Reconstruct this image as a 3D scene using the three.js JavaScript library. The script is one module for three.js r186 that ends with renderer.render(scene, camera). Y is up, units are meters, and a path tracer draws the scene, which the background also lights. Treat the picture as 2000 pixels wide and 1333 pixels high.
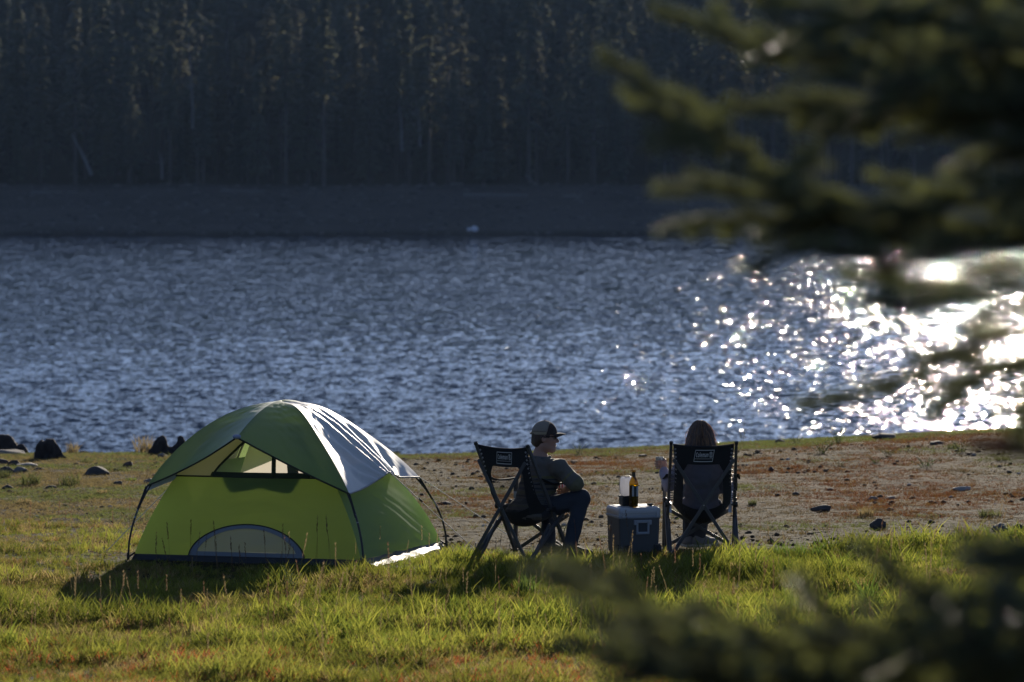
import * as THREE from 'three';
import { mergeGeometries, mergeVertices } from 'three/addons/utils/BufferGeometryUtils.js';
import { RoundedBoxGeometry } from 'three/addons/geometries/RoundedBoxGeometry.js';

// ---------------------------------------------------------------- camera, sky, sun, exposure
const scene = new THREE.Scene();
const FPX = 7500;                                  // focal length in pixels of a 2000 x 1333 frame (about 131 mm)
const PITCH = Math.atan(354.5 / FPX);              // the lens looks slightly down
const EYE = new THREE.Vector3(0, 3.4, 0);
const camera = new THREE.PerspectiveCamera(2 * Math.atan(666.5 / FPX) * 180 / Math.PI, 2000 / 1333, 0.5, 4000);
camera.position.copy(EYE);
camera.rotation.x = -PITCH;
camera.focus = 33.0;
camera.userData.fStop = 3.5;
camera.updateMatrixWorld();

const SUN_EL = 13.0 * Math.PI / 180, SUN_AZ = 9.6 * Math.PI / 180;   // ahead of the camera, a little to the right
const sunDir = new THREE.Vector3(Math.sin(SUN_AZ) * Math.cos(SUN_EL), Math.sin(SUN_EL), -Math.cos(SUN_AZ) * Math.cos(SUN_EL));
const sun = new THREE.DirectionalLight(new THREE.Color().setRGB(1.0, 0.89, 0.73), 5.0);
sun.position.copy(sunDir).multiplyScalar(120).add(new THREE.Vector3(0, 0, -34));
sun.target.position.set(0, 0, -34);
sun.castShadow = true;
sun.shadow.mapSize.set(4096, 4096);
Object.assign(sun.shadow.camera, { left: -20, right: 20, top: 20, bottom: -20, near: 1, far: 300 });
scene.add(sun, sun.target);

const smooth = (a, b, x) => { const t = Math.min(1, Math.max(0, (x - a) / (b - a))); return t * t * (3 - 2 * t); };
const lerp = (a, b, t) => a + (b - a) * t;
{ // the sky: clear late afternoon, paler near the horizon and towards the sun
  const W = 1024, H = 512, data = new Float32Array(W * H * 4), d = new THREE.Vector3();
  for (let j = 0; j < H; j++) for (let i = 0; i < W; i++) {
    const el = ((j + 0.5) / H - 0.5) * Math.PI, az = ((i + 0.5) / W - 0.5) * 2 * Math.PI;
    d.set(Math.cos(el) * Math.cos(az), Math.sin(el), Math.cos(el) * Math.sin(az));
    const up = Math.max(0, d.y), c = Math.max(0, d.dot(sunDir)), k = Math.pow(1 - up, 2.2);
    const near = 0.6 * Math.pow(c, 4) + 0.9 * Math.pow(c, 24) + 1.6 * Math.pow(c, 160);
    const rgb = [lerp(0.034, 0.102, k), lerp(0.054, 0.184, k), lerp(0.104, 0.372, k)];
    const glow = [0.17, 0.20, 0.26];
    const at = (j * W + i) * 4;
    for (let q = 0; q < 3; q++) data[at + q] = rgb[q] + glow[q] * near;
    data[at + 3] = 1;
  }
  const sky = new THREE.DataTexture(data, W, H, THREE.RGBAFormat, THREE.FloatType);
  sky.mapping = THREE.EquirectangularReflectionMapping;
  sky.magFilter = THREE.LinearFilter; sky.needsUpdate = true;
  scene.background = sky; scene.environment = sky;
}
const renderer = new THREE.WebGLRenderer({ antialias: true });
renderer.toneMapping = THREE.LinearToneMapping;
renderer.toneMappingExposure = 1.64;
renderer.shadowMap.enabled = true;
renderer.shadowMap.type = THREE.PCFSoftShadowMap;

scene.fog = new THREE.FogExp2(new THREE.Color().setRGB(0.42, 0.64, 1.0), 0.00008);
// ---------------------------------------------------------------- helpers
function rng(seed) { let a = seed >>> 0; return () => { a = (a + 0x6D2B79F5) | 0; let t = Math.imul(a ^ (a >>> 15), 1 | a); t = (t + Math.imul(t ^ (t >>> 7), 61 | t)) ^ t; return ((t ^ (t >>> 14)) >>> 0) / 4294967296; }; }
const hash2 = (x, y) => { let h = Math.imul(x, 374761393) ^ Math.imul(y, 668265263); h = Math.imul(h ^ (h >>> 13), 1274126177); return ((h ^ (h >>> 16)) >>> 0) / 4294967296; };
function noise2(x, y) { const xi = Math.floor(x), yi = Math.floor(y), fx = x - xi, fy = y - yi, u = fx * fx * (3 - 2 * fx), v = fy * fy * (3 - 2 * fy);
  return lerp(lerp(hash2(xi, yi), hash2(xi + 1, yi), u), lerp(hash2(xi, yi + 1), hash2(xi + 1, yi + 1), u), v); }
const fbm = (x, y, n = 4) => { let s = 0, a = 0.5, t = 0; for (let i = 0; i < n; i++) { s += a * noise2(x, y); t += a; x = x * 2.03 + 17.1; y = y * 2.03 + 9.7; a *= 0.5; } return s / t; };
const hash3 = (x, y, z) => hash2(x + Math.imul(z, 1013), y + Math.imul(z, 7919));
function noise3(x, y, z) { const zi = Math.floor(z), f = z - zi, w = f * f * (3 - 2 * f); const a = (k) => { const xi = Math.floor(x), yi = Math.floor(y), fx = x - xi, fy = y - yi, u = fx * fx * (3 - 2 * fx), v = fy * fy * (3 - 2 * fy);
  return lerp(lerp(hash3(xi, yi, k), hash3(xi + 1, yi, k), u), lerp(hash3(xi, yi + 1, k), hash3(xi + 1, yi + 1, k), u), v); }; return lerp(a(zi), a(zi + 1), w); }
const V = (x, y, z) => new THREE.Vector3(x, y, z);
function at(px, py, d) {                           // the point at distance d along the view that the photograph shows at (px, py)
  const x = (px - 1000) / FPX, y = -(py - 666.5) / FPX, c = Math.cos(PITCH), s = Math.sin(PITCH);
  const dy = y * c - s, dz = -(c + y * s);
  return V(EYE.x + x * d / -dz, EYE.y + dy * d / -dz, -d);
}
const counts = {};
function numbered(name) { const n = counts[name] = (counts[name] ?? -1) + 1; return n ? `${name}_${String(n).padStart(3, '0')}` : name; }
function tag(o, label, category, group, kind) { if (label) o.userData.label = label; if (category) o.userData.category = category; if (group) o.userData.group = group; if (kind) o.userData.kind = kind; return o; }
function shade(o) { o.castShadow = o.receiveShadow = true; return o; }
function part(name, geometry, material, parent) { const m = shade(new THREE.Mesh(geometry, material)); m.name = parent === scene || !parent ? numbered(name) : name; (parent ?? scene).add(m); return m; }
function thing(name, label, category, p = V(0, 0, 0), turn = 0, group) { const g = new THREE.Group(); g.name = numbered(name); g.position.copy(p); g.rotation.y = turn; scene.add(g); return tag(g, label, category, group); }
const std = (rgb, roughness = 0.8, more = {}) => new THREE.MeshStandardMaterial({ color: new THREE.Color().setRGB(...rgb), roughness, side: THREE.DoubleSide, ...more });
const phys = (rgb, roughness = 0.8, more = {}) => new THREE.MeshPhysicalMaterial({ color: new THREE.Color().setRGB(...rgb), roughness, side: THREE.DoubleSide, ...more });
const sheet = (rgb, transmission, more = {}) => phys(rgb, 1, { transmission, thickness: 0, ior: 1.3, specularIntensity: 0.3, ...more });
function geo(positions, index, uv, color) { const g = new THREE.BufferGeometry(); g.setAttribute('position', new THREE.Float32BufferAttribute(positions, 3)); if (uv) g.setAttribute('uv', new THREE.Float32BufferAttribute(uv, 2)); if (color) g.setAttribute('color', new THREE.Float32BufferAttribute(color, 3)); g.setIndex(index); g.computeVertexNormals(); return g; }
function patch(f, nu, nv, us = 1, vs = 1) {          // a sheet through f(u, v), u and v from 0 to 1
  const p = [], uv = [], ix = [];
  for (let j = 0; j <= nv; j++) for (let i = 0; i <= nu; i++) { const q = f(i / nu, j / nv); p.push(q.x, q.y, q.z); uv.push(i / nu * us, j / nv * vs); }
  for (let j = 0; j < nv; j++) for (let i = 0; i < nu; i++) { const a = j * (nu + 1) + i, b = a + 1, c = a + nu + 1, e = c + 1; ix.push(a, b, e, a, e, c); }
  return geo(p, ix, uv);
}
const merge = (list) => mergeGeometries(list.map((g) => { const h = g.index ? g.toNonIndexed() : g; for (const k of Object.keys(h.attributes)) if (!['position', 'normal', 'uv'].includes(k)) h.deleteAttribute(k); return h; }));
function tube(points, radius, sides = 8, segments) { return new THREE.TubeGeometry(points.length === 2 ? new THREE.LineCurve3(points[0], points[1]) : new THREE.CatmullRomCurve3(points, false, 'centripetal'), segments ?? (points.length === 2 ? 1 : points.length * 5), radius, sides, false); }
function rod(a, b, r, sides = 10) {                // a closed round bar between two points
  const h = a.distanceTo(b), g = new THREE.CylinderGeometry(r, r, h, sides, 1);
  return g.applyQuaternion(new THREE.Quaternion().setFromUnitVectors(V(0, 1, 0), b.clone().sub(a).normalize())).translate((a.x + b.x) / 2, (a.y + b.y) / 2, (a.z + b.z) / 2);
}
function flatBar(a, b, w, t, bevel = 0.25) {       // a bar with rounded edges, w across, t thick
  const h = a.distanceTo(b), g = new RoundedBoxGeometry(w, h, t, 2, Math.min(w, t) * bevel);
  return g.applyQuaternion(new THREE.Quaternion().setFromUnitVectors(V(0, 1, 0), b.clone().sub(a).normalize())).translate((a.x + b.x) / 2, (a.y + b.y) / 2, (a.z + b.z) / 2);
}
function noiseTexture(size, seed, fn, srgb) {
  const data = new Uint8Array(size * size * 4);
  for (let j = 0; j < size; j++) for (let i = 0; i < size; i++) { const c = fn(i / size, j / size), k = (j * size + i) * 4; data[k] = c[0] * 255; data[k + 1] = c[1] * 255; data[k + 2] = c[2] * 255; data[k + 3] = 255; }
  const t = new THREE.DataTexture(data, size, size); t.wrapS = t.wrapT = THREE.RepeatWrapping; t.magFilter = THREE.LinearFilter; t.minFilter = THREE.LinearMipmapLinearFilter; t.generateMipmaps = true; if (srgb) t.colorSpace = THREE.SRGBColorSpace; t.needsUpdate = true; return t;
}
// ---------------------------------------------------------------- near ground
const WATER = -4.6;
const KN = [[-400, 9], [-150, 5], [-30, 2.4], [0, 1.8], [6, 1.5], [12, 0.95], [18, 0.5], [24, 0.16], [28, 0.05], [32, 0], [36, -0.09], [42, -0.22], [51, -0.54], [53, -0.78], [56, -1.25], [62, -2.5], [72, -4.7], [85, -6.6], [110, -9], [140, -11], [200, -12]];
function profile(d) {
  let i = 0; while (i < KN.length - 2 && d > KN[i + 1][0]) i++;
  const [x0, y0] = KN[i], [x1, y1] = KN[i + 1], h = x1 - x0, t = Math.min(1, Math.max(0, (d - x0) / h));
  const sl = (k) => k <= 0 || k >= KN.length - 1 ? 0 : ((KN[k][1] - KN[k - 1][1]) / (KN[k][0] - KN[k - 1][0]) + (KN[k + 1][1] - KN[k][1]) / (KN[k + 1][0] - KN[k][0])) / 2;
  const m0 = sl(i) * h, m1 = sl(i + 1) * h, t2 = t * t, t3 = t2 * t;
  return (2 * t3 - 3 * t2 + 1) * y0 + (t3 - 2 * t2 + t) * m0 + (-2 * t3 + 3 * t2) * y1 + (t3 - t2) * m1;
}
function groundY(x, z) {
  const d = -z;
  let y = profile(d) + 0.37 * smooth(-1.5, 9, x) * smooth(33, 50, d) * (1 - smooth(56, 80, d));
  y += 0.06 * (fbm(x * 0.35 + 3, z * 0.35, 3) - 0.5) * smooth(34.6, 38, d) + 0.05 * (fbm(x * 0.5 + 31, z * 0.5 + 8, 2) - 0.5) * smooth(31.6, 30, d);
  return y;
}
// where grass grows: the edge runs from (0, 1000) over (900, 1075) to (1900, 1045) in the photograph
function grassEdge(x) { const px = x / 33.5 * FPX + 1000; return px < 900 ? lerp(37.2, 33.0, smooth(-50, 800, px)) : lerp(33.0, 34.9, smooth(1350, 2000, px)); }
function grassiness(x, z) { const d = -z, e = grassEdge(x) + 1.3 * (fbm(x * 1.1 + 5, z * 1.1, 3) - 0.5); return 1 - smooth(e - 0.5, e + 0.35, d); }

function axis(list) { const out = []; for (const [a, b, s] of list) { const n = Math.max(1, Math.round((b - a) / s)); for (let i = 0; i < n; i++) out.push(a + (b - a) * i / n); } out.push(list[list.length - 1][1]); return out; }
{
  const xs = axis([[-600, -100, 60], [-100, -24, 8], [-24, -9.5, 0.8], [-9.5, 9.5, 0.07], [9.5, 24, 0.8], [24, 100, 8], [100, 600, 60]]);
  const ds = axis([[-400, -40, 40], [-40, 0, 4], [0, 22, 0.7], [22, 56, 0.07], [56, 76, 0.8], [76, 200, 10]]);
  const p = [], uv = [], col = [], ix = [], n = xs.length;
  const mixc = (a, b, t) => a.map((v, i) => lerp(v, b[i], t));
  for (const d of ds) for (const x of xs) {
    const z = -d, dirt = smooth(34, 35.5, d + 0 * x);
    const g = grassiness(x, z);
    const rough = 0.030 * (fbm(x * 2.2, z * 2.2, 3) - 0.5) + 0.022 * (fbm(x * 7.3 + 9, z * 7.3, 2) - 0.5);
    const y = groundY(x, z) + (d > 22 && d < 56 ? rough * (1 - 0.5 * g) : 0);
    p.push(x, y, z); uv.push(x, z);
    let c = mixc([0.044, 0.033, 0.0145], [0.074, 0.057, 0.025], fbm(x * 0.9 + 2, z * 0.9, 4));
    // a reddish band of drying plants towards the water
    const red = smooth(36.5, 39, d) * (1 - smooth(47, 50, d)) * smooth(-1.2, 0.4, x) * smooth(0.12, 0.62, fbm(x * 0.5 + 40, z * 0.35 + 7, 3)) * (1 - smooth(3.5, 6, x) * smooth(44, 38, d));
    c = mixc(c, mixc([0.068, 0.031, 0.0135], [0.088, 0.048, 0.0175], fbm(x * 3 + 4, z * 3, 3)), Math.min(1, red * 1.15));
    const crest = smooth(47.5, 50, d) * smooth(0.35, 0.6, fbm(x * 0.9 + 4, z * 0.6, 3));
    c = mixc(c, [0.068, 0.064, 0.022], crest * 0.8);
    const moss = smooth(0.5, 0.68, fbm(x * 0.8 + 77, z * 0.8 + 12, 4)) * (1 - g);
    c = mixc(c, [0.060, 0.056, 0.022], moss * 0.75);
    const damp = smooth(0.58, 0.72, fbm(x * 1.7 + 7, z * 2.5 + 2, 4));
    c = mixc(c, [0.036, 0.028, 0.020], damp * 0.6);
    c = mixc(c, mixc([0.030, 0.026, 0.012], [0.055, 0.044, 0.020], fbm(x * 4, z * 4, 2)), g);
    if (d > 52) c = mixc(c, [0.13, 0.11, 0.085], smooth(52, 54, d));
    col.push(...c);
  }
  for (let j = 0; j < ds.length - 1; j++) for (let i = 0; i < n - 1; i++) { const a = j * n + i, b = a + 1, c = a + n, e = c + 1; ix.push(a, b, e, a, e, c); }
  const R = rng(4), fine = noiseTexture(512, 1, (u, v) => { const w = (s, o) => { const a = u * s, b = v * s, x = Math.floor(a), y = Math.floor(b), fx = a - x, fy = b - y, k = (i, j) => hash2(((x + i) % s) + o, ((y + j) % s) + o * 3), q = fx * fx * (3 - 2 * fx), r = fy * fy * (3 - 2 * fy); return lerp(lerp(k(0, 0), k(1, 0), q), lerp(k(0, 1), k(1, 1), q), r); };
    const m = 0.42 * w(32, 3) + 0.33 * w(86, 9) + 0.25 * w(200, 14), t = 0.38 + 1.05 * (m - 0.2); return [Math.min(1, t), Math.min(1, t), Math.min(1, t)]; });
  fine.repeat.set(0.45, 0.45);
  const bump = fine.clone(); bump.repeat.set(0.45, 0.45); bump.needsUpdate = true;
  const ground = part('ground', geo(p, ix, uv, col), new THREE.MeshPhysicalMaterial({ vertexColors: true, roughness: 1, specularIntensity: 0.12, map: fine, bumpMap: bump, bumpScale: 0.03 }));
  tag(ground, 'sloping shore of dry earth, reddish plants and soil under the grass', null, null, 'structure');
}

// ---------------------------------------------------------------- the lake, a sheet of wind waves
{
  const R = rng(11), waves = [];
  for (let i = 0; i < 56; i++) {
    const L = 0.18 * Math.pow(8.5, Math.pow(i / 55, 1.3)), k = 2 * Math.PI / L, a = (R() + R() + R() - 1.5) * (L < 0.4 ? 1.5 : 1.0) + 0.08;
    const slope = 0.078 * (L > 1.1 ? 0.34 : L > 0.6 ? 0.58 : 1);
    waves.push([Math.sin(a) * k, Math.cos(a) * k, slope / k, R() * 6.283]);
  }
  const p = [], nn = [], ix = []; let ra = 0, rb = 0;
  const COLS = 700, half = 0.160, ds = []; for (let d = 62; d < 412; d += 0.082 * Math.pow(d / 100, 2.0)) ds.push(d);
  for (const d of ds) for (let i = 0; i <= COLS; i++) {
    const x = ((i + R() * 0.7) / COLS * 2 - 1) * half * d, z = -d - 0.05 * R(), gust = 0.72 + 0.55 * fbm(x * 0.035 + 2, z * 0.02, 3);
    let y = 0, sx = 0, sz = 0, vx = 0, vz = 0;
    const w1 = noise2(x * 0.8 + 7, z * 0.45), w2 = noise2(x * 0.7 + 90, z * 0.5 + 33), gx = 2 * half * d / COLS, gz = 0.082 * Math.pow(d / 100, 2.0);
    for (const [kx, kz, am, ph] of waves) { const e = (kx * gx) ** 2 + (kz * gz) ** 2, keep = Math.exp(-e * 0.22), lost = 0.5 * am * am * (1 - keep * keep); vx += lost * kx * kx; vz += lost * kz * kz; if (keep < 0.03) continue; const t = kx * x + kz * z + ph + 9 * (w1 * Math.sin(ph * 7) + w2 * Math.cos(ph * 7)), s = Math.sin(t), c = Math.cos(t) * am * keep; y += am * keep * s; sx += kx * c; sz += kz * c; }
    // ripples finer than the sheet's own grid: a random tilt of the same strength
    ra = 0.55 * ra + 0.835 * (R() + R() + R() - 1.5) * 2; rb = 0.80 * rb + 0.6 * (R() + R() + R() - 1.5) * 2; sx += Math.sqrt(vx) * ra; sz += Math.sqrt(vz) * rb;
    p.push(x, WATER + y * gust, z); const l = Math.hypot(sx * gust, 1, sz * gust); nn.push(-sx * gust / l, 1 / l, -sz * gust / l);
  }
  for (let j = 0; j < ds.length - 1; j++) for (let i = 0; i < COLS; i++) { const a = j * (COLS + 1) + i, b = a + 1, c = a + COLS + 1, e = c + 1; ix.push(a, b, e, a, e, c); }
  // the rest of the lake to both sides, in coarser waves
  const far = [[-1, -700], [1, 700]];
  for (const [s, w] of far) {
    const m = 40, b0 = p.length / 3, rows = []; for (let d = 62; d <= 412; d += 5) rows.push(Math.min(d, 412));
    for (const d of rows) for (let i = 0; i <= m; i++) { const e = half * d * 0.999, x = s * lerp(e, Math.abs(w), Math.pow(i / m, 2)); p.push(x, WATER - 0.02 + 0.05 * Math.sin(x * 0.9 + d), -d); nn.push(0, 1, 0); }
    for (let j = 0; j < rows.length - 1; j++) for (let i = 0; i < m; i++) { const a = b0 + j * (m + 1) + i, b = a + 1, c = a + m + 1, e = c + 1; s > 0 ? ix.push(a, b, e, a, e, c) : ix.push(a, e, b, a, c, e); }
  }
  const g = new THREE.BufferGeometry();
  g.setAttribute('position', new THREE.Float32BufferAttribute(p, 3)); g.setAttribute('normal', new THREE.Float32BufferAttribute(nn, 3)); g.setIndex(ix);
  const water = part('water', g, phys([0.030, 0.054, 0.088], 0.046, { ior: 1.333, metalness: 0 }));
  tag(water, 'blue lake ruffled by wind with sun glitter on the right', null, null, 'structure');
}

// ---------------------------------------------------------------- the far bank and the wooded hill
function hillY(x, z) {
  const d = -z;
  if (d < 400) return WATER - 0.12 * (400 - d);
  const bank = WATER + (d - 400) * 0.215 + 0.35 * (fbm(x * 0.06, z * 0.12, 3) - 0.5) * smooth(400, 406, d);
  if (d < 424) return bank;
  return WATER + 24 * 0.215 + (d - 424) * 0.035 + Math.max(0, d - 456) * 0.12 + 0.35 * (fbm(x * 0.06, z * 0.12, 3) - 0.5) + 3.2 * (fbm(x * 0.02 + 9, z * 0.02, 3) - 0.5) * smooth(424, 450, d);
}
{
  const xs = axis([[-900, -90, 30], [-90, 90, 1.2], [90, 900, 30]]), ds = axis([[370, 398, 7], [398, 430, 0.8], [430, 500, 2.5], [500, 900, 25]]);
  const p = [], ix = [], uv = [], col = [], n = xs.length;
  for (const d of ds) for (const x of xs) {
    p.push(x, hillY(x, -d) + (d > 400 && d < 430 ? 0.25 * (fbm(x * 0.8, d * 0.8, 3) - 0.5) : 0), -d); uv.push(x * 0.1, d * 0.1);
    const wet = 1 - smooth(400.5, 403.5, d), f = smooth(421, 428, d), t = 0.8 + 0.5 * (fbm(x * 0.15, d * 0.5, 4) - 0.3);
    const c = [0.100 * t, 0.092 * t, 0.085 * t].map((v, i) => lerp(lerp(v, v * 0.4, wet), [0.035, 0.032, 0.022][i], f)); col.push(...c);
  }
  for (let j = 0; j < ds.length - 1; j++) for (let i = 0; i < n - 1; i++) { const a = j * n + i, b = a + 1, c = a + n, e = c + 1; ix.push(a, b, e, a, e, c); }
  tag(part('hill', geo(p, ix, uv, col), new THREE.MeshPhysicalMaterial({ vertexColors: true, roughness: 1, specularIntensity: 0.15 })), 'shaded hillside across the lake with a bare drawn-down bank', null, null, 'structure');
}

// ---------------------------------------------------------------- the forest on the hill
function conifer(seed, tall, wide, layers, start, ragged) {
  const R = rng(seed), p = [], ix = [];
  for (let l = 0; l < layers; l++) {
    const t = (l + R() * 0.8) / layers, h = tall * lerp(start, 1, t), r = wide * Math.pow(1 - t, 0.62) * (0.6 + 0.55 * R()) * (0.88 + 0.3 * Math.sin(t * 13 + seed)) + 0.15;
    const k = 4 + Math.floor(R() * 3), a0 = R() * 6.283;
    for (let b = 0; b < k; b++) {
      if (R() < ragged) continue;
      const a = a0 + b / k * 6.283 + R() * 0.8, len = r * (0.5 + 0.65 * R()), droop = len * (0.18 + 0.35 * R()), lift = 0.25 * len * R();
      for (let s = 0; s < 9; s++) {                    // sprays along the bough, each a small tilted tent of needles
        const f = 0.15 + 0.85 * (s + R()) / 9, w = (0.14 + 0.20 * R()) * (1.15 - 0.5 * f), up = 0.06 + 0.16 * R(), aa = a + (R() - 0.5) * 0.6 * (1.2 - f);
        const dx = Math.cos(aa), dz = Math.sin(aa), x = dx * len * f + (R() - 0.5) * 0.3, z = dz * len * f + (R() - 0.5) * 0.3, y = h + lift * f - droop * f * f + (R() - 0.5) * 0.30, L = 0.14 + 0.22 * R(), q = p.length / 3;
        p.push(x - dx * L, y + up * 0.3, z - dz * L, x - dz * w, y - up, z + dx * w, x + dx * L, y - 0.08 - up * 0.4, z + dz * L, x + dz * w, y - up * 1.2, z - dx * w, x, y + up, z);
        ix.push(q, q + 1, q + 4, q + 1, q + 2, q + 4, q + 2, q + 3, q + 4, q + 3, q, q + 4);
      }
    }
  }
  return geo(p, ix);
}
{
  const R = rng(21);
  const kinds = [
    [conifer(1, 17, 2.0, 26, 0.22, 0.10), 17], [conifer(2, 19, 1.6, 28, 0.40, 0.28), 19], [conifer(3, 14, 2.3, 22, 0.10, 0.08), 14], [conifer(4, 21, 2.5, 24, 0.46, 0.34), 21], [conifer(5, 10, 1.7, 20, 0.06, 0.08), 10], [conifer(6, 18, 2.2, 22, 0.30, 0.40), 18],
  ];
  const trunkGeo = kinds.map(([, h]) => new THREE.CylinderGeometry(0.05, 0.2, h * 0.97, 6, 1).translate(0, h * 0.485 - 0.3, 0));
  const leaf = [[0.120, 0.126, 0.080], [0.135, 0.132, 0.088], [0.105, 0.118, 0.082]].map((c) => sheet(c, 0.5));
  const bark = std([0.10, 0.085, 0.07], 0.95);
  const spots = [];
  for (let i = 0; i < 16000; i++) {
    const d = 424.5 + 165 * Math.pow(R(), 1.15), x = (R() * 2 - 1) * (0.15 * d + 14), open = d > 440 && d < 461, gap = d < 440 ? 3.0 : d < 480 ? 3.6 : 3.2;
    if (open && R() < 0.82) continue; if (d > 440 && d < 500 && fbm(x * 0.05 + 8, d * 0.05, 2) < 0.40) continue;
    if (spots.some(([a, b]) => Math.abs(a - x) < gap && Math.hypot(a - x, b - d) < gap)) continue;
    spots.push([x, d]); if (spots.length >= 1250) break;
  }
  spots.sort((a, b) => a[1] - b[1]);
  const seen = spots.filter(([x, d]) => Math.abs(x) < 0.136 * d).slice(0, 290), rest = spots.filter((s) => !seen.includes(s)); for (let i = 0; i < 900; i++) rest.push([(R() * 2 - 1) * 110, 530 + 150 * R()]);
  const words = ['narrow full-crowned conifer', 'tall bare-trunked conifer', 'broad bushy conifer', 'very tall thin-crowned conifer', 'short young conifer', 'gappy ragged conifer'];
  const saying = (k, x, d) => { const px = 1000 + x / d * FPX; return `${words[k]}, ${d < 440 ? 'front row' : 'back rows'} of the far forest ${px < 150 ? 'at the left edge' : px < 330 ? 'above the burnt stumps' : px < 480 ? 'above the tent left side' : px < 620 ? 'above the tent top' : px < 830 ? 'above the tent right end' : px < 1000 ? 'above the left chair' : px < 1130 ? 'above the man' : px < 1300 ? 'above the cooler' : px < 1480 ? 'above the woman' : px < 1730 ? 'behind the fir branch tips' : 'behind the dense fir branches'}`; };
  const proto = [];
  seen.forEach(([x, d], i) => {
    const k = Math.floor(R() * kinds.length), s = 0.62 + 0.68 * R(), m = Math.floor(R() * 3), key = k * 3 + m;
    let t;
    if (!proto[key]) { t = thing('conifer_tree', saying(k, x, d), 'tree', V(0, 0, 0), 0, 'conifers of the forest across the lake'); part('crown', kinds[k][0], leaf[m], t); part('trunk', trunkGeo[k], bark, t); proto[key] = t; }
    else { t = proto[key].clone(); t.name = numbered('conifer_tree'); scene.add(t); t.userData.label = saying(k, x, d); }
    t.position.set(x, hillY(x, -d) - 0.1, -d); t.rotation.y = R() * 6.28; t.scale.set(s * (0.85 + 0.3 * R()), s, s * (0.85 + 0.3 * R()));
  });
  const M = new THREE.Matrix4(), q = new THREE.Quaternion();
  const group = new THREE.Group(); group.name = 'forest'; tag(group, 'dense wood of conifers higher up the far hillside', 'forest', null, 'stuff'); scene.add(group);
  kinds.forEach(([g], k) => {
    const mine = rest.filter((_, i) => i % kinds.length === k), c = shade(new THREE.InstancedMesh(g, leaf[k % 3], mine.length)), t = shade(new THREE.InstancedMesh(trunkGeo[k], bark, mine.length));
    mine.forEach(([x, d], i) => { const s = 0.7 + 0.5 * R(); M.compose(V(x, hillY(x, -d) - 0.1, -d), q.setFromAxisAngle(V(0, 1, 0), R() * 6.28), V(s, s, s)); c.setMatrixAt(i, M); t.setMatrixAt(i, M); });
    c.name = 'crown'; t.name = 'trunk'; c.userData.kind = t.userData.kind = 'stuff'; group.add(c, t);
  });
}

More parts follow.
